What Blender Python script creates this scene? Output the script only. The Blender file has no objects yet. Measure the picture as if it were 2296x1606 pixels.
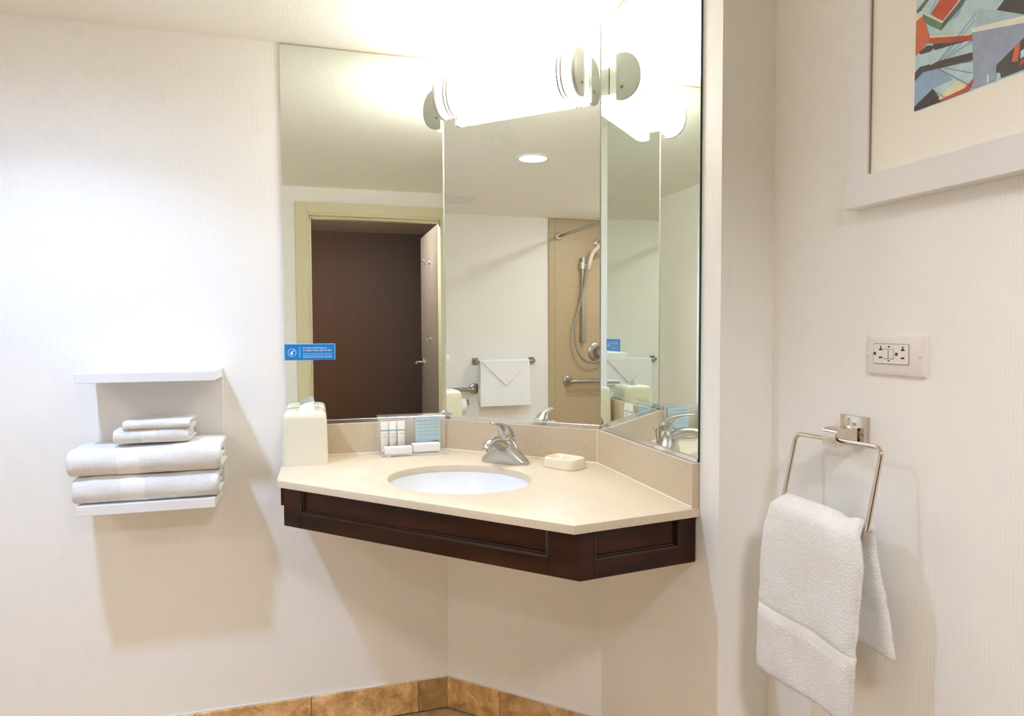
import bpy, bmesh, math, random
from mathutils import Vector, Matrix, noise
random.seed(4)
SC = bpy.context.scene
COL = SC.collection
V3 = Vector
# ------------------------------------------------------------------ camera
F_PX = 1531.295
cd = bpy.data.cameras.new('camera'); cam = bpy.data.objects.new('camera', cd); COL.objects.link(cam)
cd.sensor_fit = 'HORIZONTAL'; cd.sensor_width = 36.0; cd.lens = F_PX/2296*36.0
cd.clip_start = 0.01; cd.clip_end = 50
FW = V3((0.275755, 0.960271, -0.042869)); RT = V3((0.961097, -0.276180, -0.004216)); UP = V3((0.015888, 0.040038, 0.999072))
cam.matrix_world = Matrix(((RT.x, UP.x, -FW.x, 0), (RT.y, UP.y, -FW.y, 0), (RT.z, UP.z, -FW.z, 1.2878), (0, 0, 0, 1)))
SC.camera = cam
# ------------------------------------------------------------------ world, exposure, light levels
w = bpy.data.worlds.new('world'); SC.world = w; w.use_nodes = True
w.node_tree.nodes['Background'].inputs[0].default_value = (1.0, 0.95, 0.88, 1)
w.node_tree.nodes['Background'].inputs[1].default_value = 0.02
SC.view_settings.view_transform = 'Standard'; SC.view_settings.look = 'None'
SC.view_settings.gamma = 1; SC.view_settings.use_curve_mapping = False
SC.view_settings.exposure = 2.43
VANITY_E, VANITY_C = 7.4, (0.985, 0.965, 0.895)
DOWN_E, DOWN_C = 45.0, (0.55, 0.78, 1.22)
DOWN_W = 1.9           # watts of the narrow beam inside the same can
SHOWER_FILL_E, SHOWER_FILL_C = 48.0, (1.0, 0.98, 0.96)  # level of the added fill light over the shower
HALL_FILL_E, HALL_FILL_C = 20.0, (0.98, 0.98, 1.0)  # level of the added fill lamp in the hallway
SC.cycles.max_bounces = 20; SC.cycles.glossy_bounces = 8; SC.cycles.diffuse_bounces = 12
SC.cycles.transmission_bounces = 8; SC.cycles.transparent_max_bounces = 12
# ------------------------------------------------------------------ room dimensions (metres)
ZC = 2.170            # ceiling
YD = 2.250            # mirror plane on the left wall
XR = 0.8100           # mirror plane on the right wall
XA, YB = 0.4146, 1.8695   # the two vertical corners of the diagonal wall
XR2 = 0.943           # right wall beyond the step
YE = 1.2555           # the step
XL = -2.488           # far wall with the shower
YW = 0.055            # door wall
ZT = 0.8874           # counter top
R2_ = 2**.5
E = V3((XR-XA, YB-YD, 0)).normalized(); ND = V3((-E.y, E.x, 0)); UZ = V3((0, 0, 1))
C0 = V3((XA, YD, 0))
LD = V3((XR-XA, YB-YD, 0)).length
def DG(t, o, z):      # diagonal-wall coordinates: along the wall, out into the room, height
    return C0 + E*t - ND*o + UZ*z
# ------------------------------------------------------------------ materials
MATS = {}
def mat(name, col, rough=0.5, metal=0.0, bump=0.0, bscale=200.0, var=0.0, vscale=30.0, var2=None, coat=0.0, spec=0.5, emit=None, estr=0.0, sheen=0.0, sss=0.0, detail=3.0):
    if name in MATS: return MATS[name]
    m = bpy.data.materials.new(name); m.use_nodes = True; nt = m.node_tree; n = nt.nodes; l = nt.links
    b = n['Principled BSDF']
    b.inputs['Base Color'].default_value = (*col, 1); b.inputs['Roughness'].default_value = rough
    b.inputs['Metallic'].default_value = metal; b.inputs['Specular IOR Level'].default_value = spec
    b.inputs['Coat Weight'].default_value = coat
    b.inputs['Sheen Weight'].default_value = sheen
    if sss: b.inputs['Subsurface Weight'].default_value = sss; b.inputs['Subsurface Radius'].default_value = (.01, .008, .005)
    if emit: b.inputs['Emission Color'].default_value = (*emit, 1); b.inputs['Emission Strength'].default_value = estr
    if bump or var:
        g = n.new('ShaderNodeNewGeometry')
    if bump:
        t = n.new('ShaderNodeTexNoise'); t.inputs['Scale'].default_value = bscale; t.inputs['Detail'].default_value = detail
        l.new(g.outputs['Position'], t.inputs['Vector'])
        bp = n.new('ShaderNodeBump'); bp.inputs['Strength'].default_value = bump; bp.inputs['Distance'].default_value = 0.002
        l.new(t.outputs['Fac'], bp.inputs['Height']); l.new(bp.outputs['Normal'], b.inputs['Normal'])
    if var:
        t = n.new('ShaderNodeTexNoise'); t.inputs['Scale'].default_value = vscale; t.inputs['Detail'].default_value = 4.0
        l.new(g.outputs['Position'], t.inputs['Vector'])
        r = n.new('ShaderNodeValToRGB'); c2 = var2 or tuple(c*(1-var) for c in col)
        r.color_ramp.elements[0].position = .35; r.color_ramp.elements[1].position = .65
        r.color_ramp.elements[0].color = (*c2, 1); r.color_ramp.elements[1].color = (*col, 1)
        l.new(t.outputs['Fac'], r.inputs['Fac']); l.new(r.outputs['Color'], b.inputs['Base Color'])
    MATS[name] = m
    return m
def wallpaper(name, axis, col):
    """ribbed woven wallpaper: fine vertical ribs every 7 mm and a horizontal weave, along AXIS"""
    m = bpy.data.materials.new(name); m.use_nodes = True; nt = m.node_tree; n = nt.nodes; l = nt.links
    b = n['Principled BSDF']; b.inputs['Roughness'].default_value = .55; b.inputs['Specular IOR Level'].default_value = .35
    g = n.new('ShaderNodeNewGeometry')
    d = n.new('ShaderNodeVectorMath'); d.operation = 'DOT_PRODUCT'; d.inputs[1].default_value = axis
    l.new(g.outputs['Position'], d.inputs[0])
    s = n.new('ShaderNodeSeparateXYZ'); l.new(g.outputs['Position'], s.inputs[0])
    def math_(op, a, b_):
        q = n.new('ShaderNodeMath'); q.operation = op
        for i, v in enumerate((a, b_)):
            if v is None: continue
            if isinstance(v, (int, float)): q.inputs[i].default_value = v
            else: l.new(v, q.inputs[i])
        return q.outputs[0]
    rib = math_('SINE', math_('MULTIPLY', d.outputs['Value'], 2*math.pi/.0066), None)
    rib = math_('POWER', math_('ABSOLUTE', math_('SINE', math_('MULTIPLY', d.outputs['Value'], math.pi/.0066), None), None), .45)
    cmb = n.new('ShaderNodeCombineXYZ'); l.new(math_('MULTIPLY', d.outputs['Value'], 150.0), cmb.inputs[0]); l.new(math_('MULTIPLY', s.outputs[2], 620.0), cmb.inputs[1])
    t = n.new('ShaderNodeTexNoise'); t.inputs['Scale'].default_value = 1.0; t.inputs['Detail'].default_value = 2; l.new(cmb.outputs[0], t.inputs['Vector'])
    h = math_('ADD', rib, math_('MULTIPLY', t.outputs['Fac'], .9))
    bp = n.new('ShaderNodeBump'); bp.inputs['Strength'].default_value = .24; bp.inputs['Distance'].default_value = .0012
    l.new(h, bp.inputs['Height']); l.new(bp.outputs['Normal'], b.inputs['Normal'])
    mx = n.new('ShaderNodeMix'); mx.data_type = 'RGBA'
    l.new(rib, mx.inputs[0]); mx.inputs[6].default_value = (*[c*.95 for c in col], 1); mx.inputs[7].default_value = (*col, 1)
    l.new(mx.outputs[2], b.inputs['Base Color'])
    MATS[name] = m
    return m
def stone(name, c1, c2, c3, scale=520.0, rough=.35, coat=0.0):
    """speckled engineered stone"""
    m = bpy.data.materials.new(name); m.use_nodes = True; nt = m.node_tree; n = nt.nodes; l = nt.links
    b = n['Principled BSDF']; b.inputs['Roughness'].default_value = rough; b.inputs['Coat Weight'].default_value = coat
    g = n.new('ShaderNodeNewGeometry')
    t = n.new('ShaderNodeTexNoise'); t.inputs['Scale'].default_value = scale; t.inputs['Detail'].default_value = 2
    mp = n.new('ShaderNodeMapping'); mp.inputs['Rotation'].default_value = (.5, .7, .3); l.new(g.outputs['Position'], mp.inputs['Vector']); l.new(mp.outputs[0], t.inputs['Vector'])
    r = n.new('ShaderNodeValToRGB'); e = r.color_ramp.elements
    e[0].position = .36; e[0].color = (*c3, 1); e[1].position = .60; e[1].color = (*c1, 1)
    q = e.new(.46); q.color = (*c2, 1)
    l.new(t.outputs['Fac'], r.inputs['Fac'])
    t2 = n.new('ShaderNodeTexNoise'); t2.inputs['Scale'].default_value = 9; l.new(g.outputs['Position'], t2.inputs['Vector'])
    mx = n.new('ShaderNodeMix'); mx.data_type = 'RGBA'; mx.blend_type = 'MULTIPLY'; mx.inputs[0].default_value = .25
    l.new(r.outputs['Color'], mx.inputs[6]); l.new(t2.outputs['Color'], mx.inputs[7])
    mx.inputs[0].default_value = 0.0
    l.new(mx.outputs[2], b.inputs['Base Color'])
    MATS[name] = m
    return m
def travertine(name, c1, c2, c3):
    m = bpy.data.materials.new(name); m.use_nodes = True; nt = m.node_tree; n = nt.nodes; l = nt.links
    b = n['Principled BSDF']; b.inputs['Roughness'].default_value = .38
    o = n.new('ShaderNodeObjectInfo'); g = n.new('ShaderNodeNewGeometry')
    av = n.new('ShaderNodeVectorMath'); av.operation = 'ADD'; l.new(g.outputs['Position'], av.inputs[0]); 
    sc = n.new('ShaderNodeMath'); sc.operation = 'MULTIPLY'; sc.inputs[1].default_value = 7.0; l.new(o.outputs['Random'], sc.inputs[0]); l.new(sc.outputs[0], av.inputs[1])
    t = n.new('ShaderNodeTexNoise'); t.inputs['Scale'].default_value = 15; t.inputs['Detail'].default_value = 10; t.inputs['Roughness'].default_value = .72; t.inputs['Distortion'].default_value = .35
    l.new(av.outputs[0], t.inputs['Vector'])
    r = n.new('ShaderNodeValToRGB'); e = r.color_ramp.elements
    e[0].position = .34; e[0].color = (*c3, 1); e[1].position = .68; e[1].color = (*c1, 1); q = e.new(.5); q.color = (*c2, 1)
    l.new(t.outputs['Fac'], r.inputs['Fac'])
    hs = n.new('ShaderNodeHueSaturation'); l.new(r.outputs['Color'], hs.inputs['Color'])
    mr = n.new('ShaderNodeMapRange'); mr.inputs[3].default_value = .72; mr.inputs[4].default_value = 1.25; l.new(o.outputs['Random'], mr.inputs[0]); l.new(mr.outputs[0], hs.inputs['Value'])
    l.new(hs.outputs['Color'], b.inputs['Base Color'])
    bp = n.new('ShaderNodeBump'); bp.inputs['Strength'].default_value = .25; bp.inputs['Distance'].default_value = .002
    l.new(t.outputs['Fac'], bp.inputs['Height']); l.new(bp.outputs['Normal'], b.inputs['Normal'])
    MATS[name] = m
    return m
def wood(name, c1, c2, stretch=(3, 3, 40), rough=.22, coat=.5, scale=1.0):
    m = bpy.data.materials.new(name); m.use_nodes = True; nt = m.node_tree; n = nt.nodes; l = nt.links
    b = n['Principled BSDF']; b.inputs['Roughness'].default_value = rough; b.inputs['Coat Weight'].default_value = coat; b.inputs['Coat Roughness'].default_value = .12; b.inputs['Specular IOR Level'].default_value = .3
    g = n.new('ShaderNodeNewGeometry'); mp = n.new('ShaderNodeMapping'); mp.inputs['Scale'].default_value = stretch; l.new(g.outputs['Position'], mp.inputs['Vector'])
    t = n.new('ShaderNodeTexNoise'); t.inputs['Scale'].default_value = scale; t.inputs['Detail'].default_value = 5; l.new(mp.outputs[0], t.inputs['Vector'])
    r = n.new('ShaderNodeValToRGB'); e = r.color_ramp.elements
    e[0].position = .3; e[0].color = (*c2, 1); e[1].position = .7; e[1].color = (*c1, 1)
    l.new(t.outputs['Fac'], r.inputs['Fac']); l.new(r.outputs['Color'], b.inputs['Base Color'])
    MATS[name] = m
    return m
def terry(name, col, scale=480.0, strength=1.0, dist=.0038):
    m = bpy.data.materials.new(name); m.use_nodes = True; nt = m.node_tree; n = nt.nodes; l = nt.links
    b = n['Principled BSDF']; b.inputs['Roughness'].default_value = .95; b.inputs['Specular IOR Level'].default_value = .1
    b.inputs['Sheen Weight'].default_value = .25; b.inputs['Base Color'].default_value = (*col, 1)
    g = n.new('ShaderNodeNewGeometry')
    t = n.new('ShaderNodeTexVoronoi'); t.inputs['Scale'].default_value = scale; t.inputs['Randomness'].default_value = 1; l.new(g.outputs['Position'], t.inputs['Vector'])
    t2 = n.new('ShaderNodeTexNoise'); t2.inputs['Scale'].default_value = scale*.45; t2.inputs['Detail'].default_value = 4; t2.inputs['Roughness'].default_value = .7; l.new(g.outputs['Position'], t2.inputs['Vector'])
    ad = n.new('ShaderNodeMath'); ad.operation = 'MULTIPLY_ADD'; ad.inputs[1].default_value = -.5; l.new(t.outputs['Distance'], ad.inputs[0]); l.new(t2.outputs['Fac'], ad.inputs[2])
    bp = n.new('ShaderNodeBump'); bp.inputs['Strength'].default_value = strength; bp.inputs['Distance'].default_value = dist
    l.new(ad.outputs[0], bp.inputs['Height']); l.new(bp.outputs['Normal'], b.inputs['Normal'])
    MATS[name] = m
    return m
def woven(name, col, axis, axis2, pitch=.0052):
    """flat woven towel border with diagonal ribs"""
    m = bpy.data.materials.new(name); m.use_nodes = True; nt = m.node_tree; n = nt.nodes; l = nt.links
    b = n['Principled BSDF']; b.inputs['Roughness'].default_value = .8; b.inputs['Base Color'].default_value = (*col, 1); b.inputs['Specular IOR Level'].default_value = .2
    g = n.new('ShaderNodeNewGeometry'); d = n.new('ShaderNodeVectorMath'); d.operation = 'DOT_PRODUCT'
    a = (V3(axis)+V3(axis2)).normalized()*(2*math.pi/pitch); d.inputs[1].default_value = a; l.new(g.outputs['Position'], d.inputs[0])
    s = n.new('ShaderNodeMath'); s.operation = 'SINE'; l.new(d.outputs['Value'], s.inputs[0])
    bp = n.new('ShaderNodeBump'); bp.inputs['Strength'].default_value = .3; bp.inputs['Distance'].default_value = .0005
    l.new(s.outputs[0], bp.inputs['Height']); l.new(bp.outputs['Normal'], b.inputs['Normal'])
    MATS[name] = m
    return m
def glassy(name, tint, alpha):
    """thin clear acrylic: mostly see-through with a glossy surface"""
    m = bpy.data.materials.new(name); m.use_nodes = True; nt = m.node_tree; n = nt.nodes; l = nt.links
    b = n['Principled BSDF']; b.inputs['Base Color'].default_value = (*tint, 1); b.inputs['Roughness'].default_value = .06; b.inputs['Specular IOR Level'].default_value = .5
    b.inputs['Alpha'].default_value = alpha
    MATS[name] = m
    return m
WPC = (.87, .857, .832)
M_WX = wallpaper('wallpaper_x', (1, 0, 0), WPC); M_WY = wallpaper('wallpaper_y', (0, 1, 0), WPC); M_WD = wallpaper('wallpaper_diagonal', tuple(E), WPC)
M_CEIL = mat('ceiling_paint', (.85, .83, .77), .9, bump=.45, bscale=190, detail=2)
M_HCEIL = mat('hall_ceiling', (.92, .74, .60), .95, bump=.9, bscale=240, var=.25, vscale=300)
M_MIR = mat('mirror_silver', (.86, .90, .855), .0, 1.0)
M_EDGE = mat('mirror_edge', (.010, .045, .026), .25)
M_EDGEL = mat('mirror_edge_pale', (.55, .60, .54), .3)
M_CHAN = mat('bright_aluminium', (.82, .83, .85), .14, 1.0)
M_STONE = stone('counter_stone', (.725, .625, .485), (.655, .555, .415), (.48, .38, .265), 900, .42, 0)
M_SPLASH = stone('splash_stone', (.67, .565, .425), (.58, .48, .35), (.38, .295, .20), 820, .4, 0)
def add_stain(m, spots, col):
    """rusty water marks: soft-edged irregular spots at given places on the stone"""
    nt = m.node_tree; n = nt.nodes; l = nt.links; b = n['Principled BSDF']; src = b.inputs['Base Color'].links[0].from_socket
    g = n.new('ShaderNodeNewGeometry'); t = n.new('ShaderNodeTexNoise'); t.inputs['Scale'].default_value = 90; l.new(g.outputs['Position'], t.inputs['Vector'])
    for c, r in spots:
        d = n.new('ShaderNodeVectorMath'); d.operation = 'DISTANCE'; l.new(g.outputs['Position'], d.inputs[0]); d.inputs[1].default_value = c
        w_ = n.new('ShaderNodeMath'); w_.operation = 'MULTIPLY_ADD'; w_.inputs[1].default_value = r*1.2; l.new(t.outputs['Fac'], w_.inputs[0]); l.new(d.outputs['Value'], w_.inputs[2])
        mr = n.new('ShaderNodeMapRange'); mr.inputs[1].default_value = r*1.7; mr.inputs[2].default_value = r*1.1; mr.inputs[3].default_value = 0; mr.inputs[4].default_value = .55; l.new(w_.outputs[0], mr.inputs[0])
        mx = n.new('ShaderNodeMix'); mx.data_type = 'RGBA'; l.new(mr.outputs[0], mx.inputs[0]); l.new(src, mx.inputs[6]); mx.inputs[7].default_value = (*col, 1); src = mx.outputs[2]
    l.new(src, b.inputs['Base Color'])
T_F = (V3((.541, 1.957, 0))-C0).dot(E)
add_stain(M_SPLASH, [(DG(T_F+.088, .0125, ZT+.012), .016), (DG(T_F+.062, .0125, ZT+.036), .009)], (.60, .36, .14))
M_SHOWER = stone('shower_stone', (.53, .42, .265), (.48, .375, .23), (.38, .29, .17), 260, .4)
M_SEAL = mat('old_sealant', (.50, .41, .30), .7)
M_SCREW = mat('brass_screw', (.30, .25, .18), .4, .6)
M_CAULK = mat('caulk', (.80, .76, .68), .5)
M_PORC = mat('porcelain', (.80, .81, .85), .08, coat=.4)
M_NICK = mat('brushed_nickel', (.56, .55, .525), .27, 1.0, bump=.12, bscale=900)
M_CHROME = mat('chrome', (.80, .79, .77), .06, 1.0)
M_NCHROME = mat('warm_chrome', (.70, .62, .55), .07, 1.0)
M_STEEL = mat('satin_steel', (.42, .40, .37), .28, 1.0)
M_DARK = mat('dark_gap', (.01, .01, .01), .8)
M_CAB = wood('espresso_wood', (.046, .0115, .0028), (.012, .003, .001), (4, 4, 26), .28, .0)
M_BEAD = mat('lacquered_bead', (.022, .006, .003), .16, spec=.6)
M_WHITE = mat('white_laminate', (.80, .79, .80), .35)
M_IVORY = mat('ivory_plastic', (.78, .735, .60), .28, coat=.2)
M_IVORY2 = mat('cream_plastic', (.80, .725, .575), .2, coat=.3)
M_TERRY = terry('white_terry', (.97, .955, .945))
M_TERRYF = terry('white_terry_flat', (.90, .90, .91), 300, .35, .002)
M_WOVX = woven('towel_border_x', (.84, .83, .83), (1, 0, 0), (0, 0, 1))
M_WOVXL = woven('towel_border_l', (.84, .83, .83), (-1, 0, 0), (0, 0, 1))
M_SMBORD = mat('smooth_border', (.90, .89, .88), .7)
M_TISSUE = mat('tissue_paper', (.90, .90, .90), .9)
M_PLATE = mat('outlet_plastic', (.79, .745, .725), .28, coat=.2)
M_FRAME = mat('frame_paint', (.76, .75, .76), .38)
M_MATB = mat('mat_board', (.90, .865, .81), .9)
M_LIGHTM = mat('light_fixture_metal', (.42, .405, .375), .45, .2)
M_BAND = mat('diffuser_band', (.16, .145, .135), .55)
M_DIFF = mat('lit_diffuser', (.85, .85, .85), .5, emit=VANITY_C, estr=VANITY_E)
M_LENS = mat('lit_lens', (.85, .85, .85), .5, emit=DOWN_C, estr=DOWN_E)
M_TRIMW = mat('white_trim_metal', (.82, .82, .82), .35)
M_DOORF = mat('door_frame_paint', (.68, .63, .43), .4)
M_DOOR = mat('door_paint', (.25, .20, .16), .45)
M_GROUT = mat('grout', (.42, .34, .25), .9)
M_TRAV = travertine('travertine_tile', (.84, .62, .37), (.58, .345, .14), (.30, .15, .05))
M_TRAVF = travertine('travertine_floor', (.72, .53, .30), (.58, .39, .18), (.40, .25, .10))
M_BLUE = mat('blue_vinyl', (.003, .21, .60), .35)
M_INKW = mat('white_ink', (.80, .90, .96), .5)
M_INKK = mat('black_ink', (.02, .025, .03), .6)
M_INKG = mat('grey_ink', (.14, .20, .22), .6)
M_INKP = mat('purple_grey_ink', (.25, .20, .28), .6)
M_CARD = mat('pale_blue_card', (.45, .60, .64), .5)
M_TEAL = mat('teal_stripe', (.16, .36, .42), .4)
M_TUBE = mat('white_tube', (.84, .81, .76), .3)
M_BOX = mat('soap_carton', (.86, .83, .82), .5)
M_ACRY = glassy('acrylic', (.95, .95, .95), .16)
M_ACRYE = glassy('acrylic_edge', (.80, .76, .68), .75)
M_HANDW = mat('pinkish_white_plastic', (.74, .66, .60), .3)
M_VENT = mat('vent_paint', (.74, .75, .73), .45)
def hallwood():
    m = bpy.data.materials.new('hall_panel'); m.use_nodes = True; nt = m.node_tree; n = nt.nodes; l = nt.links
    b = n['Principled BSDF']; b.inputs['Roughness'].default_value = .6
    g = n.new('ShaderNodeNewGeometry'); mp = n.new('ShaderNodeMapping'); mp.inputs['Scale'].default_value = (14, 1, .12); l.new(g.outputs['Position'], mp.inputs['Vector'])
    t = n.new('ShaderNodeTexNoise'); t.inputs['Scale'].default_value = 1; t.inputs['Detail'].default_value = 4; l.new(mp.outputs[0], t.inputs['Vector'])
    s = n.new('ShaderNodeSeparateXYZ'); l.new(g.outputs['Position'], s.inputs[0])
    mr = n.new('ShaderNodeMapRange'); mr.inputs[1].default_value = -.05; mr.inputs[2].default_value = .95; l.new(s.outputs[0], mr.inputs[0])
    ad = n.new('ShaderNodeMath'); ad.operation = 'MULTIPLY_ADD'; ad.inputs[1].default_value = .55; l.new(t.outputs['Fac'], ad.inputs[0])
    sb = n.new('ShaderNodeMath'); sb.operation = 'SUBTRACT'; sb.inputs[1].default_value = .27; l.new(mr.outputs[0], sb.inputs[0]); l.new(sb.outputs[0], ad.inputs[2])
    r = n.new('ShaderNodeValToRGB'); e = r.color_ramp.elements
    e[0].position = 0; e[0].color = (.155, .060, .032, 1); e[1].position = 1; e[1].color = (.080, .046, .030, 1)
    q = e.new(.35); q.color = (.118, .050, .021, 1)
    l.new(ad.outputs[0], r.inputs['Fac']); l.new(r.outputs['Color'], b.inputs['Base Color'])
    return m
M_HALL = hallwood()
M_HFLOOR = mat('hall_carpet', (.16, .12, .09), .95, bump=.5, bscale=300)
# ------------------------------------------------------------------ object helpers
GO = V3((0, 0, 0))      # offset of the group being built
def origin(o):
    p = V3((0, 0, 0))
    while o: p = p + o.location; o = o.parent
    return p
def empty(name, loc, label=None, cat=None, group=None, kind=None):
    o = bpy.data.objects.new(name, None); COL.objects.link(o); o.location = V3(loc)+GO; o.empty_display_size = .03
    return tag(o, label, cat, group, kind)
def tag(o, label=None, cat=None, group=None, kind=None):
    if label: o['label'] = label
    if cat: o['category'] = cat
    if group: o['group'] = group
    if kind: o['kind'] = kind
    return o
def mk(name, VF, m, parent=None, smooth=None, kind=None):
    """one mesh object from world-space vertices and faces; M may be a list with a per-face index list in VF[2]"""
    V, F = [V3(v)+GO for v in VF[0]], VF[1]
    me = bpy.data.meshes.new(name)
    if parent: off = origin(parent)
    else:
        lo = [min(v[i] for v in V) for i in range(3)]; hi = [max(v[i] for v in V) for i in range(3)]
        off = V3(((lo[0]+hi[0])/2, (lo[1]+hi[1])/2, lo[2]))
    me.from_pydata([tuple(V3(v)-off) for v in V], [], F)
    for x in (m if isinstance(m, (list, tuple)) else [m]): me.materials.append(x)
    if len(VF) > 2: me.polygons.foreach_set('material_index', VF[2])
    me.update(); me.validate()
    bm = bmesh.new(); bm.from_mesh(me); bmesh.ops.recalc_face_normals(bm, faces=bm.faces); bm.to_mesh(me); bm.free()
    if smooth is not None:
        me.polygons.foreach_set('use_smooth', [True]*len(me.polygons)); me.set_sharp_from_angle(angle=math.radians(smooth))
    o = bpy.data.objects.new(name, me); COL.objects.link(o)
    if parent: o.parent = parent
    else: o.location = off
    if kind: o['kind'] = kind
    return o
def join(*vfs):
    V, F, I = [], [], []
    for k, vf in enumerate(vfs):
        n = len(V); V += list(vf[0]); F += [tuple(i+n for i in f) for f in vf[1]]; I += list(vf[2]) if len(vf) > 2 else [0]*len(vf[1])
    return V, F, I
def box(lo, hi, bev=0.0, seg=2, fr=None):
    """axis box (bevelled); FR maps local (a,b,c) to world"""
    if not bev:
        V = [(x, y, z) for z in (lo[2], hi[2]) for y in (lo[1], hi[1]) for x in (lo[0], hi[0])]
        F = [(0, 2, 3, 1), (4, 5, 7, 6), (0, 1, 5, 4), (2, 6, 7, 3), (0, 4, 6, 2), (1, 3, 7, 5)]
    else:
        bm = bmesh.new(); bmesh.ops.create_cube(bm, size=1)
        for v in bm.verts: v.co = [lo[i]+(v.co[i]+.5)*(hi[i]-lo[i]) for i in range(3)]
        bmesh.ops.bevel(bm, geom=bm.edges[:], offset=bev, segments=seg, affect='EDGES', profile=.5)
        bm.verts.index_update(); V = [tuple(v.co) for v in bm.verts]; F = [tuple(v.index for v in f.verts) for f in bm.faces]; bm.free()
    if fr: V = [tuple(fr(*v)) for v in V]
    return V, F
def prism(poly, z0, z1):
    n = len(poly); V = [(x, y, z0) for x, y in poly]+[(x, y, z1) for x, y in poly]
    F = [tuple(range(n)), tuple(range(n, 2*n))]+[(i, (i+1) % n, n+(i+1) % n, n+i) for i in range(n)]
    return V, F
def loft(rings, cap0=True, cap1=True, closed=True):
    n = len(rings[0]); V = [tuple(p) for r in rings for p in r]; F = []
    for k in range(len(rings)-1):
        for i in range(n if closed else n-1):
            j = (i+1) % n; F.append((k*n+i, k*n+j, (k+1)*n+j, (k+1)*n+i))
    if cap0: F.append(tuple(range(n)))
    if cap1: F.append(tuple(range((len(rings)-1)*n, len(rings)*n)))
    return V, F
def smooth_path(P, k=6):
    """Catmull-Rom through the points"""
    P = [V3(p) for p in P]; out = []
    for i in range(len(P)-1):
        a = P[i-1] if i else P[0]*2-P[1]; b, c = P[i], P[i+1]; d = P[i+2] if i+2 < len(P) else P[-1]*2-P[-2]
        for s in range(k):
            t = s/k; out.append(.5*((2*b)+(c-a)*t+(2*a-5*b+4*c-d)*t*t+(3*b-a-3*c+d)*t**3))
    out.append(P[-1]); return out
def interp(L, k):
    out = []
    for i in range(len(L)-1):
        for s in range(k): out.append(L[i]+(L[i+1]-L[i])*s/k)
    out.append(L[-1]); return out
def tube(P, r, n=12, side=None, cap=True):
    """sweep; r a number, a list, or a list of (across, along-normal) pairs with SIDE the across direction"""
    P = [V3(p) for p in P]; rings = []; prev = None
    for i, p in enumerate(P):
        t = (P[min(i+1, len(P)-1)]-P[max(i-1, 0)]).normalized()
        if side: a = V3(side)
        elif prev is None: a = t.orthogonal().normalized()
        else: a = (prev-t*prev.dot(t)).normalized()
        prev = a; b = t.cross(a).normalized()
        q = r[i] if isinstance(r, list) else r
        ra, rb = q if isinstance(q, tuple) else (q, q)
        rings.append([p+a*ra*math.cos(2*math.pi*j/n)+b*rb*math.sin(2*math.pi*j/n) for j in range(n)])
    return loft(rings, cap, cap)
def lathe(c, ax, prof, n=24, cap0=True, cap1=True):
    """profile (distance along AX, radius) about point C"""
    c, ax = V3(c), V3(ax).normalized(); a = ax.orthogonal().normalized(); b = ax.cross(a)
    return loft([[c+ax*h+(a*math.cos(2*math.pi*j/n)+b*math.sin(2*math.pi*j/n))*max(r, 1e-5) for j in range(n)] for h, r in prof], cap0, cap1)
def rrect(hx, hy, r, k=6):
    out = []
    for cx, cy, a0 in ((hx-r, hy-r, 0), (-hx+r, hy-r, 90), (-hx+r, -hy+r, 180), (hx-r, -hy+r, 270)):
        for i in range(k+1):
            a = math.radians(a0+90*i/k); out.append((cx+r*math.cos(a), cy+r*math.sin(a)))
    return out
def lettering(text, org, ux, uy, size, m, parent, width=None, lift=.0003, bold=0.0, align='LEFT', space=1.0):
    """flat letters lying in the plane ORG + a*UX + b*UY"""
    cu = bpy.data.curves.new('lettering', 'FONT'); cu.body = text; cu.size = size; cu.align_x = align; cu.offset = bold; cu.resolution_u = 2; cu.space_character = space
    to = bpy.data.objects.new('lettering', cu); COL.objects.link(to)
    dg = bpy.context.evaluated_depsgraph_get(); me = bpy.data.meshes.new_from_object(to.evaluated_get(dg))
    bpy.data.objects.remove(to); bpy.data.curves.remove(cu)
    P = [v.co.copy() for v in me.vertices]; F = [tuple(p.vertices) for p in me.polygons]; bpy.data.meshes.remove(me)
    if not P: return None
    k = 1.0
    if width:
        wd = max(p.x for p in P)-min(p.x for p in P); k = width/max(wd, 1e-6)
    ux, uy = V3(ux), V3(uy); nz = ux.cross(uy).normalized()
    return mk('lettering', ([tuple(V3(org)+ux*p.x*k+uy*p.y+nz*lift) for p in P], F), m, parent)
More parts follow.
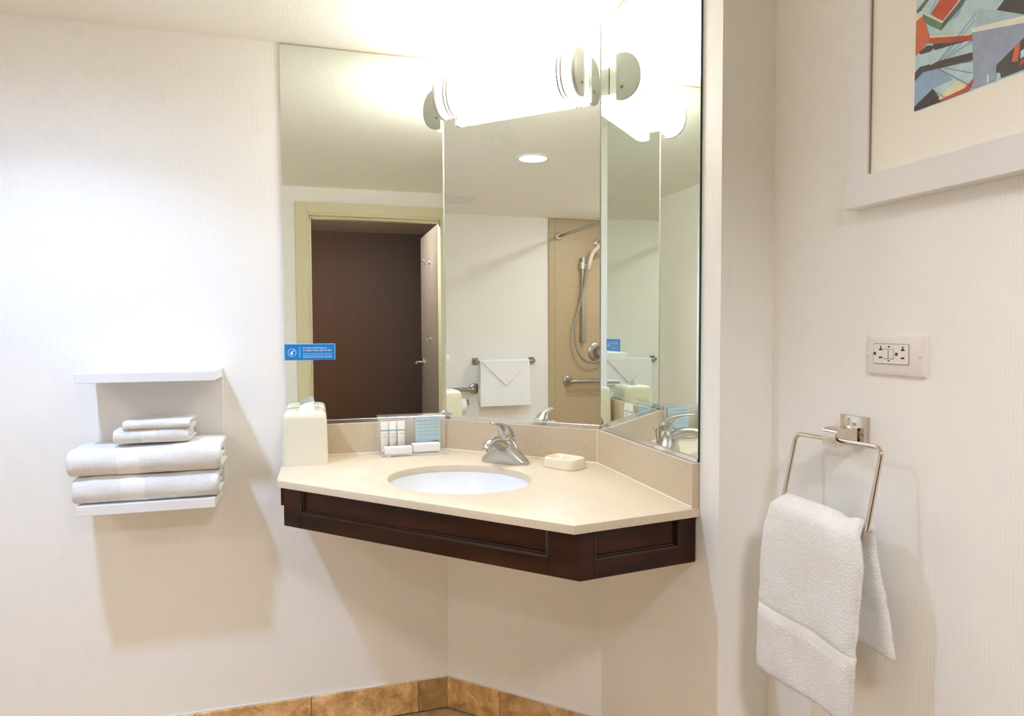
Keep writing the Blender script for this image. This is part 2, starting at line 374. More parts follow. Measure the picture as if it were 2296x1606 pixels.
# ================================================================== SETTING
G = .005              # wallpaper surface behind the mirror plane
kd = ND.dot(C0)+G
cA = ((kd-ND.y*(YD+G))/ND.x, YD+G); cB = (XR+G, (kd-ND.x*(XR+G))/ND.y)
def fill_hole(outer, inner, z0, z1, bev_top=0.0):
    """slab with one hole: OUTER and INNER loops of (x, y)"""
    def loop(bm, pts, z): return [bm.verts.new((x, y, z)) for x, y in pts]
    bm = bmesh.new(); a = loop(bm, outer, z1); b = loop(bm, inner, z1)
    ed = [bm.edges.new((L[i], L[(i+1) % len(L)])) for L in (a, b) for i in range(len(L))]
    bmesh.ops.triangle_fill(bm, edges=ed, use_beauty=True)
    top = [tuple(v.index for v in f.verts) for f in (bm.verts.index_update() or bm.faces)]
    n = len(bm.verts); P = [tuple(v.co) for v in bm.verts]; bm.free()
    return P, top
def slab_hole(outer, inner, z0, z1, ease=0.0, inset=None):
    """solid slab with a hole and eased edges; loops given counter-clockwise"""
    if not ease: ou, inn = [(outer, z1)], [(inner, z1)]
    else:
        ou = [(inset(outer, ease), z1), (inset(outer, ease*.3), z1-ease*.3), (outer, z1-ease)]
        inn = [(inset(inner, -ease), z1), (inset(inner, -ease*.3), z1-ease*.3), (inner, z1-ease)]
    P, top = fill_hole(ou[0][0], inn[0][0], z0, z1)
    V = list(P); F = list(top); no, ni = len(outer), len(inner); assert len(P) == no+ni
    lo, li = list(range(no)), list(range(no, no+ni))
    for (po, zo) in ou[1:]+[(outer, z0)]:
        k = len(V); V += [(x, y, zo) for x, y in po]; nl = list(range(k, k+no))
        F += [(lo[i], lo[(i+1) % no], nl[(i+1) % no], nl[i]) for i in range(no)]; lo = nl
    for (pi, zi) in inn[1:]+[(inner, z0)]:
        k = len(V); V += [(x, y, zi) for x, y in pi]; nl = list(range(k, k+ni))
        F += [(li[i], li[(i+1) % ni], nl[(i+1) % ni], nl[i]) for i in range(ni)]; li = nl
    m_ = {i: lo[i] for i in range(no)}; m_.update({no+i: li[i] for i in range(ni)})
    F += [tuple(m_[i] for i in f) for f in top]
    return V, F
def circle(cx, cy, r, n=40): return [(cx+r*math.cos(2*math.pi*i/n), cy+r*math.sin(2*math.pi*i/n)) for i in range(n)]
DLX, DLY = -.716, 1.525
mk('ceiling', slab_hole([(-2.6, -.06), (1.03, -.06), (1.03, 2.34), (-2.6, 2.34)], circle(DLX, DLY, .071), ZC, ZC+.03), M_CEIL, kind='structure')
mk('wall_left', prism([(-2.6, YD+G), cA, (cA[0]+.04, 2.345), (-2.6, 2.345)], 0, ZC), M_WX, kind='structure')
mk('wall_back', prism([cA, cB, (cB[0]+.07, cB[1]+.07), (cA[0]+.07, cA[1]+.07)], 0, ZC), M_WD, kind='structure')
pv = prism([cB, (cB[0], YE), (1.03, YE), (1.03, 1.98), (cB[0]+.07, cB[1]+.07)], 0, ZC)
mk('wall_alcove', (pv[0], pv[1], [0, 0, 0, 1, 0, 0, 0]), [M_WY, M_WX], kind='structure')
mk('wall_right', box((XR2, YW, 0), (1.03, YE, ZC)), M_WY, kind='structure')
mk('wall_far', box((-2.6, YW, 0), (XL, YD+G, ZC)), M_WY, kind='structure')
OX0, OX1, OZ = -.045, .805, 2.015       # rough door opening
mk('wall_front', join(box((-2.6, -.06, 0), (OX0, YW, ZC)), box((OX1, -.06, 0), (1.03, YW, ZC)), box((OX0, -.06, OZ), (OX1, YW, ZC))), M_WX, kind='structure')
mk('wall_partition', box((-.77, YW, 0), (-.65, .745, ZC)), M_WY, kind='structure')
# door frame: painted metal jambs with a wide face
fr = empty('trim_1', (.38, 0, 0), kind='structure')
def jamb(name, lo, hi): mk(name, box(lo, hi, .002, 1), M_DOORF, fr)
for nm, a, b_ in (('side_casing', -.112, -.042), ('side_casing', .800, .872)):
    jamb(nm, (a, YW, 0), (b_, YW+.012, 2.075))
jamb('head_casing', (-.042, YW, 2.012), (.800, YW+.012, 2.075))
jamb('side_jamb', (-.0445, -.0595, 0), (-.030, YW+.006, 2.012)); jamb('side_jamb', (.7935, -.0595, 0), (.8045, YW+.006, 2.012)); jamb('head_jamb', (-.030, -.0595, 1.998), (.7935, YW+.006, 2.0145))
jamb('door_stop', (-.030, -.035, 0), (-.018, .02, 1.998)); jamb('door_stop', (-.018, -.035, 1.985), (.7935, .02, 1.998))
# hallway beyond the door
mk('wall_hallway', box((-1.3, -1.98, 0), (1.7, -1.90, ZC)), M_HALL, kind='structure')
mk('wall_hallway_side', box((-1.38, -1.98, 0), (-1.30, -.06, ZC)), M_DOOR, kind='structure')
mk('wall_hallway_end', box((1.7, -1.98, 0), (1.78, -.06, ZC)), M_DOOR, kind='structure')
mk('ceiling_hallway', box((-1.38, -1.98, ZC), (1.78, -.06, ZC+.03)), M_HCEIL, kind='structure')
mk('floor_hallway', box((-1.38, -1.98, -.05), (1.78, -.06, 0)), M_HFLOOR, kind='structure')
HX, HY = .30, -.32
hl = empty('hallway_fill_lamp', (HX, HY, ZC-.097), 'added round fill lamp, unseen, on the hallway ceiling just outside the door', 'fill lamp')  # unseen lamp added to brighten the bathroom through the doorway
mk('fill_lamp_shade', lathe((HX, HY, ZC), (0, 0, -1), [(.035, .135), (.05, .140), (.068, .130), (.084, .095), (.094, .05), (.097, .0005)], 28, True, True), mat('fill_lamp_opal', (.8, .78, .72), .5, emit=HALL_FILL_C, estr=HALL_FILL_E), hl, 60)
mk('base', lathe((HX, HY, ZC), (0, 0, -1), [(.0003, .0005), (.0003, .09), (.020, .09), (.024, .142), (.035, .142), (.035, .0005)], 28), M_TRIMW, hl, 40)
sl_ = empty('shower_fill_light', (-1.62, .35, ZC-.006), 'added round fill light, unseen, on the ceiling over the shower, above the tan panels', 'ceiling light')  # unseen light added to brighten the shower and far wall
mk('trim_ring', lathe((-1.62, .35, ZC), (0, 0, -1), [(.0003, .060), (.0003, .095), (.005, .092), (.006, .062), (.0003, .060)], 32, False, False), M_TRIMW, sl_, 50)
mk('lens', lathe((-1.62, .35, ZC), (0, 0, -1), [(.0004, .0005), (.0004, .0598), (.006, .056), (.009, .03), (.010, .0005)], 28), mat('shower_fill_lens', (.8, .8, .8), .5, emit=SHOWER_FILL_C, estr=SHOWER_FILL_E), sl_, 50)
# floor: grout bed with brown stone tiles
fl = mk('floor', box((-2.6, -.06, -.06), (1.03, 2.345, -.003)), M_GROUT, kind='structure')
def clip(poly, n, c):
    out = []
    for i in range(len(poly)):
        a, b_ = poly[i], poly[(i+1) % len(poly)]; da = n[0]*a[0]+n[1]*a[1]-c; db = n[0]*b_[0]+n[1]*b_[1]-c
        if da <= 0: out.append(a)
        if (da < 0 < db) or (db < 0 < da): t = da/(da-db); out.append((a[0]+t*(b_[0]-a[0]), a[1]+t*(b_[1]-a[1])))
    return out
TS = .345
for i in range(-8, 3):
    for j in range(-1, 8):
        x0 = -.033+i*TS; y0 = 2.13-j*TS-TS; g_ = .0025
        q = [(x0+g_, y0+g_), (x0+TS-g_, y0+g_), (x0+TS-g_, y0+TS-g_), (x0+g_, y0+TS-g_)]
        for n_, c_ in (((-1, 0), 2.512), ((1, 0), .80), ((0, -1), -.075), ((0, 1), 2.240), (tuple(ND.xy), ND.dot(C0)-.016)): q = clip(q, n_, c_) if len(q) > 2 else q
        if len(q) > 2: mk('tile', prism(q, -.004, 0.0), M_TRAVF, fl)
# tile baseboards
def base_tiles(name, A, B, inn, joints):
    """tiles from A to B along the wall; INN points into the room; JOINTS are distances from A"""
    A, B, inn = V3(A), V3(B), V3(inn); d = (B-A).normalized(); L = (B-A).length
    js = [0]+[j for j in joints if .01 < j < L-.01]+[L]
    root = mk(name, box((0, 0, 0), (L, .006, .1035), fr=lambda a, b_, c: A+d*a+inn*b_+UZ*c), M_GROUT, kind='structure')
    for a0, a1 in zip(js[:-1], js[1:]):
        mk('tile', box((a0+.0014, .004, .002), (a1-.0014, .0115, .1052), .0012, 1, fr=lambda a, b_, c: A+d*a+inn*b_+UZ*c), M_TRAV, root)
    mk('caulk_line', box((0, 0, .1035), (L, .0055, .1085), fr=lambda a, b_, c: A+d*a+inn*b_+UZ*c), M_CAULK, root)
LA = cA[0]+2.52
base_tiles('baseboard_left', (cA[0], cA[1], 0), (-2.52, cA[1], 0), (0, -1, 0), [.1035+k*TS for k in range(9)])
base_tiles('baseboard_back', (*cA, 0), (*cB, 0), tuple(-ND), [.205])
base_tiles('baseboard_alcove', (*cB, 0), (cB[0], YE, 0), (-1, 0, 0), [.345])
base_tiles('baseboard_right', (XR2, YE, 0), (XR2, .07, 0), (-1, 0, 0), [TS*k for k in range(1, 4)])
# ================================================================== MIRRORS
def mirror(name, A, d, L, inn, label, edge_mat):
    A, d, inn = V3(A), V3(d), V3(inn)
    frm = lambda a, b_, c: A+d*a+inn*b_+UZ*c
    root = empty(name, A+d*(L/2)+UZ*.986, label, 'mirror')
    v = box((0, -.0048, .990), (L, 0, 2.1645), fr=frm)
    mk('glass', (v[0], v[1], [1, 1, 1, 0, 1, 1]), [M_MIR, edge_mat], root)
    mk('channel', join(box((-.0005, 0.0003, .9872), (L, .0045, .9995), .001, 1, fr=frm), box((-.0005, -.0045, .9862), (L, .0045, .9892), fr=frm)), M_CHAN, root)
    mk('top_seal', box((0, -.0048, 2.1650), (L, -.0012, 2.1695), fr=frm), M_SEAL, root)
    return root
mirror('wall_mirror', (-.093, YD, 0), (1, 0, 0), XA+.093-.003, (0, -1, 0), 'tall frameless mirror with the blue towel sticker, reflecting the doorway', M_EDGEL)
mirror('wall_mirror', DG(.003, 0, 0), E, LD-.006, -ND, 'tall frameless mirror behind the faucet, under the light fixture', M_EDGEL)
mirror('wall_mirror', (XR, YB-.003, 0), (0, -1, 0), YB-.003-1.331, (-1, 0, 0), 'tall frameless mirror with a dark green edge beside the wallpapered corner', M_EDGE)
# ================================================================== VANITY
B1, C1, D1 = (-.106, 1.907), (.499, 1.284), (XR+.004, 1.329)
outline = [(-.104, YD+.004), B1, C1, D1, (XR+.004, YB+.0015), (XA+.0015, YD+.004)]
SK = V3((.365, 1.790, 0)); SA, SB = .200, .172
def ell(k, n=72): return [tuple((SK+E*(SA*k*math.cos(2*math.pi*i/n))+ND*(SB*k*math.sin(2*math.pi*i/n))).xy) for i in range(n)]
def inset(P, d):
    n = len(P); out = []; ar = sum(P[i][0]*P[(i+1) % n][1]-P[(i+1) % n][0]*P[i][1] for i in range(n)); sg = 1 if ar > 0 else -1
    for i in range(n):
        a, b_, c = V3((*P[i-1], 0)), V3((*P[i], 0)), V3((*P[(i+1) % n], 0))
        n1 = V3((-(b_-a).y, (b_-a).x, 0)).normalized()*sg; n2 = V3((-(c-b_).y, (c-b_).x, 0)).normalized()*sg
        m_ = (n1+n2); m_ = m_/max(m_.dot(n1), .3); out.append((b_.x+m_.x*d, b_.y+m_.y*d))
    return out
TH = .019
top = empty('countertop', (.35, 1.75, ZT-TH), 'speckled beige stone corner countertop with oval sink cut-out and backsplash', 'countertop')
mk('slab', slab_hole(outline, ell(1.0), ZT-TH, ZT, .0035, inset), M_STONE, top, 40)
BS, ZB = .0125, .9862
def splash(P): mk('backsplash', box(*P[0], fr=P[1]) if False else P, M_SPLASH, top)
t8 = math.tan(math.pi/8)
mk('backsplash', prism([(-.098, YD+.003), (-.098, YD-BS), (XA-BS*t8, YD-BS), (XA, YD+.003)], ZT+.0003, ZB), M_SPLASH, top)
pA, pB = DG(BS*t8, BS, 0), DG(LD-BS*t8, BS, 0); qA, qB = DG(0, -.003, 0), DG(LD, -.003, 0)
mk('backsplash', prism([tuple(pA.xy), tuple(pB.xy), tuple(qB.xy), tuple(qA.xy)], ZT+.0003, ZB), M_SPLASH, top)
mk('backsplash', prism([(XR-BS, YB-BS*t8), (XR-BS, 1.3325), (XR+.003, 1.3325), (XR+.003, YB)], ZT+.0003, ZB), M_SPLASH, top)
def strip(p, q, r=.0022): return tube([p, q], r, 6)
zc = ZT+.0012; k2 = BS+.0005
mk('caulk_line', join(strip((-.098, YD-k2, zc), (XA-k2*t8, YD-k2, zc)), strip(DG(k2*t8, k2, zc), DG(LD-k2*t8, k2, zc)), strip((XR-k2, YB-k2*t8, zc), (XR-k2, 1.334, zc)), strip(DG(k2*t8, k2, ZT), DG(k2*t8, k2, ZB), .0012), strip(DG(LD-k2*t8, k2, ZT), DG(LD-k2*t8, k2, ZB), .0016)), M_CAULK, top)
# rust stain on the backsplash behind the faucet (a real mark with its own outline)
# undermount basin
sk = empty('sink_basin', (SK.x, SK.y, ZT-.16), 'white oval undermount sink basin set in the beige counter', 'sink')
def sring(k, z, n=72): return [(x, y, z) for x, y in ell(k, n)]
prof = [(1.09, -.0195), (1.005, -.0195), (.995, -.026), (.97, -.045), (.92, -.072), (.84, -.098), (.72, -.119), (.56, -.134), (.38, -.1425), (.2, -.147), (.12, -.149)]
mk('basin', loft([sring(k, ZT+z) for k, z in prof]+[sring(k+.04 if k < 1 else k, ZT+z-.012) for k, z in reversed(prof)], False, False), M_PORC, sk, 60)
mk('drain', lathe((SK.x, SK.y, ZT-.153), (0, 0, 1), [(0, .001), (0, .026), (.006, .026), (.0075, .022), (.005, .017), (.005, .001)], 24, False, False), M_CHROME, sk, 50)
# hanging wooden apron under the counter
ap = empty('vanity_apron', (.30, 1.62, ZT-.127), 'dark espresso wood vanity apron with recessed panels under the stone counter', 'cabinet')
Z0, Z1 = ZT-.1255, ZT-TH
a0, a1, a2 = V3((-.090, 1.9125, 0)), V3((.519, 1.3035, 0)), V3((XR+.003, 1.343, 0))
def face(P, Q, sl, sr, railb=.040, rail_t=.008):
    """frame and panel front from P to Q"""
    d = (Q-P).normalized(); L = (Q-P).length; n_ = V3((d.y, -d.x, 0))            # n_ points out of the cabinet
    if n_.dot(V3((-1, -1, 0))) < 0: n_ = -n_
    fr_ = lambda a, b_, c: P+d*a+n_*b_+UZ*c
    mk('stile', box((0, -.020, Z0), (sl, 0, Z1), .0012, 1, fr_), M_CAB, ap); mk('stile', box((L-sr, -.020, Z0), (L, 0, Z1), .0012, 1, fr_), M_CAB, ap)
    mk('bottom_rail', box((sl, -.020, Z0), (L-sr, -.0002, Z0+railb), .0012, 1, fr_), M_CAB, ap)
    mk('top_rail', box((sl, -.020, Z1-rail_t), (L-sr, -.0002, Z1), .0012, 1, fr_), M_CAB, ap)
    mk('recessed_panel', box((sl, -.020, Z0+railb), (L-sr, -.010, Z1-rail_t), fr=fr_), M_CAB, ap)
    bd = lambda p, q, r: tube([fr_(*p), fr_(*q)], r, 8)
    zb, zt_ = Z0+railb, Z1-rail_t
    mk('bead_moulding', join(bd((sl, -.0035, zb+.0015), (L-sr, -.0035, zb+.0015), .004), bd((sl, -.0085, zb+.005), (L-sr, -.0085, zb+.005), .003),
        bd((sl+.0015, -.0035, zb), (sl+.0015, -.0035, zt_), .004), bd((L-sr-.0015, -.0035, zb), (L-sr-.0015, -.0035, zt_), .004),
        bd((L-sr-.006, -.0085, zb), (L-sr-.006, -.0085, zt_), .003), bd((sl+.006, -.0085, zb), (sl+.006, -.0085, zt_), .003)), M_BEAD, ap, 40)
face(a0, a1, .061, .074)
face(a1, a2, .034, .046)
mk('side_panel', box((-.0895, 1.935, Z0+.004), (-.074, YD+.004, Z1)), M_CAB, ap)
mk('wall_cleat', box((-.0985, 1.955, Z0+.045), (-.090, YD+.004, Z1)), M_CAB, ap)
# ================================================================== FAUCET
FO = V3((.541, 1.957, ZT))
def FC(a, f, z): return FO+E*a-ND*f+UZ*z
fa = empty('faucet', FO, 'brushed nickel single-lever faucet on the beige counter behind the sink', 'faucet')
def fring(A_, B_, c, z, p=2.6, n=40):
    out = []
    for i in range(n):
        t = 2*math.pi*i/n; ct, st = math.cos(t), math.sin(t)
        out.append(FC(A_*math.copysign(abs(ct)**(2/p), ct), c+B_*math.copysign(abs(st)**(2/p), st), z))
    return out
mk('body', loft([fring(*q) for q in [(.077, .028, .002, .0003, 2.8), (.0775, .0285, .002, .004, 2.8), (.074, .028, .002, .012, 2.6), (.064, .0285, .003, .022, 2.4), (.051, .029, .003, .034, 2.2), (.040, .028, .002, .046, 2.1), (.032, .0255, -.001, .058, 2), (.0275, .0245, -.002, .068, 2), (.0262, .0245, -.002, .0735, 2)]]), M_NICK, fa, 50)
P_ = smooth_path([(0, -.006, .036), (0, .012, .049), (0, .036, .063), (0, .062, .0715), (0, .088, .0725), (0, .107, .066), (0, .116, .056)], 6)
Rr = interp([V3((.024, .016, 0)), V3((.0235, .0190, 0)), V3((.0190, .0180, 0)), V3((.0160, .0155, 0)), V3((.0148, .0140, 0)), V3((.0148, .0138, 0)), V3((.0118, .0105, 0))], 6)
mk('spout', tube([FC(*p) for p in P_], [(r.x, r.y) for r in Rr], 24, side=E), M_NICK, fa, 60)
mk('aerator', lathe(FC(0, .1135, .058), UZ*-1-ND*.25, [(0, .0115), (.008, .0115), (.008, .001)], 20, True, True), M_CHROME, fa, 40)
mk('collar', lathe(FC(0, -.002, .0725), (0, 0, 1), [(0, .0255), (.001, .0268), (.003, .0268), (.004, .0250)], 32), M_CHROME, fa, 40)
P_ = smooth_path([(0, -.003, .0755), (0, -.002, .084), (0, .003, .096), (0, .014, .109), (0, .034, .1195), (0, .058, .1255), (0, .080, .1285), (0, .087, .1285)], 6)
Rr = interp([V3((.0245, .0240, 0)), V3((.0245, .0240, 0)), V3((.0225, .0200, 0)), V3((.0185, .0130, 0)), V3((.0135, .0065, 0)), V3((.0105, .0040, 0)), V3((.0088, .0034, 0)), V3((.0050, .0020, 0))], 6)
mk('lever_handle', tube([FC(*p) for p in P_], [(r.x, r.y) for r in Rr], 20, side=E), M_NICK, fa, 60)
rod = mk('lift_rod', tube([FC(.006, -.027, .002), FC(.006, -.036, .072)], .0022, 8), M_NICK, fa, 60)
mk('knob', lathe(FC(.006, -.0358, .070), (FC(.006, -.036, .072)-FC(.006, -.027, .002)), [(0, .002), (.003, .0045), (.007, .006), (.009, .005), (.0095, .0005)], 16), M_NICK, rod, 60)
# ================================================================== SOAP DISH
sd = V3((.687, 1.843, ZT)); ua = math.radians(-58); su, sv = V3((math.cos(ua), math.sin(ua), 0)), V3((-math.sin(ua), math.cos(ua), 0))
def sring2(k, z, r=.02): return [sd+su*x+sv*y+UZ*z for x, y in rrect(.058*k, .040-.058*(1-k), r*k, 6)]
do = mk('soap_dish', loft([sring2(.94, .0003), sring2(1.0, .0008), sring2(.99, .006), sring2(.955, .022), sring2(.93, .0275), sring2(.90, .030), sring2(.87, .0300), sring2(.83, .0275), sring2(.785, .018), sring2(.72, .0125), sring2(.5, .0110)]), M_IVORY2, None, 60)
tag(do, 'empty cream plastic soap dish on the counter beside the faucet', 'soap dish')
# ================================================================== TISSUE BOX
tb = empty('tissue_box', (-.034, 2.157, ZT), 'square cream tissue box cover at the end of the counter', 'tissue box')
def tring(hx, z, r): return [V3((-.0345+x, 2.1585+y, ZT+z)) for x, y in rrect(hx, hx, r, 6)]
hole = [(.022, .1560, .008), (.022, .140, .008)]
mk('cover', loft([tring(.0655, .0003, .012), tring(.0648, .03, .012), tring(.0625, .128, .013), tring(.0620, .140, .014), tring(.0600, .148, .016), tring(.0560, .1535, .018), tring(.050, .156, .02), tring(.030, .1565, .02), tring(.026, .155, .02), tring(.025, .140, .02)], False, False), M_IVORY, tb, 60)
mk('liner', box((-.0345-.026, 2.1585-.026, ZT+.136), (-.0345+.026, 2.1585+.026, ZT+.140)), M_DARK, tb)
# folded tissue rising from the slot
TT = []
for k, (z, hw, dy) in enumerate([(.139, .020, 0), (.156, .024, .001), (.168, .021, .002), (.178, .014, .004), (.1785, .0135, .006)]):
    TT.append((z, hw, dy))
def tis():
    V, F = [], []
    n = 9
    for side in (0, 1):
        for z, hw, dy in TT:
            for i in range(n):
                s = i/(n-1)*2-1; th = .010*(1-(z-.139)/.05) * (1-.3*abs(s))
                V.append((-.030+s*hw+(.006 if z > .17 else 0), 2.153+dy+(th if side else -th)+.002*math.sin(s*5+z*80), ZT+z+.003*s*(z-.139)/.04))
    m_ = len(TT)
    for side in (0, 1):
        for k in range(m_-1):
            for i in range(n-1): a = side*m_*n+k*n+i; F.append((a, a+1, a+n+1, a+n))
    for k in range(m_-1):
        for i in (0, n-1): a = k*n+i; F.append((a, a+n, a+n+m_*n, a+m_*n))
    a = (m_-1)*n
    for i in range(n-1): F.append((a+i, a+i+1, a+i+1+m_*n, a+i+m_*n))
    return V, F
mk('tissue', tis(), M_TISSUE, tb, 50)
# ================================================================== AMENITY TRAY AND WHAT IT HOLDS
tr = empty('amenity_stand', (.30, 2.19, ZT), 'clear acrylic stand holding toiletries and a card against the backsplash', 'stand')
Z = ZT
mk('base_plate', box((.194, 2.146, Z+.004), (.404, 2.226, Z+.0065), .0006, 1), M_ACRY, tr)
mk('base_edge', join(box((.194, 2.1452, Z+.004), (.404, 2.146, Z+.0065)), box((.404, 2.146, Z+.004), (.4048, 2.226, Z+.0065)), box((.1932, 2.146, Z+.004), (.194, 2.226, Z+.0065))), M_ACRYE, tr)
mk('back_plate', box((.190, 2.2262, Z+.004), (.404, 2.2285, Z+.1175), .0006, 1), M_ACRY, tr)
mk('back_edge', join(box((.190, 2.2262, Z+.1175), (.404, 2.2285, Z+.1183)), box((.1892, 2.2262, Z+.004), (.190, 2.2285, Z+.1183)), box((.404, 2.2262, Z+.004), (.4046, 2.2285, Z+.1183))), M_ACRYE, tr)
for x in (.208, .385): mk('foot', box((x, 2.147, Z+.0002), (x+.012, 2.157, Z+.004), .001, 1), M_TUBE, tr)
tubes = [(.2075, 'white toiletry tube printed clean at the end near the tissue box', 'neutrogena', 'clean'), (.2340, 'white toiletry tube printed clean between two other tubes', 'neutrogena', 'clean'), (.2605, 'white toiletry tube without the word clean, nearest the blue card', 'neutrogena', None)]
for x, lab, w1_, w2_ in tubes:
    o = empty('toiletry_tube', (x, 2.212, Z+.0065), lab, 'toiletry tube', 'toiletry tubes on the acrylic stand')
    rings = []
    for z, hx, hy in ((0, .0105, .010), (.002, .0115, .011), (.018, .0118, .011), (.0185, .0122, .0115), (.06, .0126, .0085), (.085, .0128, .0040), (.0945, .0129, .0012), (.0985, .0129, .0010)):
        rings.append([V3((x+px, 2.212+py, Z+.0068+z)) for px, py in rrect(hx, hy, min(hx, hy)*.95, 5)])
    mk('tube_body', loft(rings), M_TUBE, o, 50)
    f_ = lambda z: 2.212-(.0085+(.0115-.0085)*max(0, (.060-z)/.0415) if z < .06 else .0085-(.0045)*(z-.06)/.025)-.0004
    mk('stripe', box((x-.0118, f_(.0695), Z+.0068+.067), (x+.0118, f_(.0695)+.004, Z+.0068+.0705)), M_TEAL, o)
    lettering(w1_, (x-.0098, f_(.058)-.0004, Z+.0068+.0565), (1, 0, 0), (0, 0, 1), .0052, M_INKP, o, width=.0196)
    if w2_: lettering(w2_, (x-.0062, f_(.048)-.0006, Z+.0068+.0468), (1, 0, 0), (0, 0, 1), .0066, M_INKP, o, width=.0124)
cdz = empty('info_card', (.350, 2.222, Z+.03), 'pale blue printed card slotted in the acrylic stand', 'card')
CX0, CX1 = .3075, .391
mk('card', box((CX0, 2.2215, Z+.0068), (CX1, 2.2222, Z+.1110)), M_CARD, cdz)
yy = 2.2212
rows = [(.0995, 'forget something?', .040, M_INKK, 'if you forgot to pack', .028), (.0875, 'a razor, toothbrush, toothpaste, shaving kit,', .072, M_INKG, None, 0), (.0760, 'comb, sewing kit or any other necessity,', .072, M_INKG, None, 0), (.0645, 'stop by the front desk for a complimentary', .072, M_INKG, None, 0), (.0530, 'replacement.', .020, M_INKG, "we've got you covered.", .049)]
for z, a, wa, ma, b_, wb in rows:
    lettering(a, (CX0+.0055, yy, Z+z), (1, 0, 0), (0, 0, 1), .0042, ma, cdz, width=wa)
    if b_: lettering(b_, (CX0+.0055+wa+.003, yy, Z+z), (1, 0, 0), (0, 0, 1), .0042, M_INKK if ma is M_INKG else M_INKG, cdz, width=wb)
lettering('relax.', (CX1-.0305, yy, Z+.030), (1, 0, 0), (0, 0, 1), .0105, M_INKK, cdz, width=.0255)
def carton(x0, x1, y0, y1, z0, h, lab, ang=0):
    c = V3(((x0+x1)/2, (y0+y1)/2, 0)); ca, sa = math.cos(ang), math.sin(ang)
    f2 = lambda a, b_, c_: (c.x+(a-c.x)*ca-(b_-c.y)*sa, c.y+(a-c.x)*sa+(b_-c.y)*ca, c_)
    o = empty('soap_box', (c.x, c.y, z0), lab, 'soap box', 'boxed soaps on the acrylic stand')
    mk('carton', box((x0, y0, z0), (x1, y1, z0+h), .0008, 1, f2), M_BOX, o)
    mk('end_flap', box((x0-.0006, y0+.002, z0+.002), (x0, y1-.002, z0+h-.002), fr=f2), M_TUBE, o)
    lettering('facial bar', (c.x-.012, c.y-.003, z0+h+.0002), (1, 0, 0), (0, 1, 0), .005, M_ACRYE, o, width=.024)
carton(.203, .288, 2.152, 2.186, Z+.0067, .0215, 'small white soap carton standing in front of the three tubes')
carton(.293, .381, 2.172, 2.2065, Z+.0067, .0245, 'small white soap carton standing in front of the pale blue card')
# ================================================================== BLUE STICKER ON THE MIRROR
st = empty('towel_sticker', (-.018, YD-.001, 1.1915), 'blue rectangular towel notice stuck on the mirror', 'sign')
SX0, SX1, SZ0, SZ1 = -.0945, .0585, 1.1915, 1.2425
ys = YD-.0014
mk('vinyl', box((SX0, ys, SZ0), (SX1, YD-.0003, SZ1)), M_BLUE, st)
SW, SH = SX1-SX0, SZ1-SZ0
def sp(u, v): return V3((SX0+SW*u, ys-.0002, SZ0+SH*v))
mk('border', join(box((SX0, ys-.0001, SZ1-.0008), (SX1, YD-.0003, SZ1+.0003)), box((SX1-.0006, ys-.0001, SZ0), (SX1+.0004, YD-.0003, SZ1))), M_INKW, st)
ring = []
cx, cz, rr = SX0+SW*.146, SZ0+SH*.48, .0125
n = 40
V = []; F = []
for i in range(n):
    a = 2*math.pi*i/n
    for r in (rr, rr-.0013): V.append((cx+r*math.cos(a), ys-.0003, cz+r*math.sin(a)))
for i in range(n): j = (i+1) % n; F.append((2*i, 2*j, 2*j+1, 2*i+1))
mk('emblem_ring', (V, F), M_INKW, st)
def drop(cx, cz, r, h):
    P = [(cx, ys-.0003, cz+h)]
    for i in range(21): a = math.radians(50-i*14); P.append((cx+r*math.cos(a), ys-.0003, cz+r*math.sin(a)))
    return P, [tuple(range(len(P)))]
mk('emblem_drop', join(drop(cx-.0010, cz-.0028, .0042, .0090), drop(cx+.0046, cz+.0042, .0020, .0046)), M_INKW, st)
mk('divider', box((SX0+SW*.292, ys-.0003, SZ0+SH*.17), (SX0+SW*.299, ys, SZ0+SH*.83)), M_INKW, st)
T0 = .362
for v_, txt, wd, sz, bo in ((.715, 'to reuse towels: hang up', .470, .0075, .012), (.560, 'to replace towels: place on floor', .575, .0075, .012), (.380, 'The Conserve to Preserve program is part of our', .575, .0045, 0), (.275, 'commitment to Travel with Purpose\u2122. Learn more at', .575, .0045, 0), (.160, 'hiltonworldwide.com/corporate-responsibility', .575, .0050, .02)):
    lettering(txt, sp(T0, v_), (1, 0, 0), (0, 0, 1), sz, M_INKW, st, width=SW*wd, bold=bo*sz)
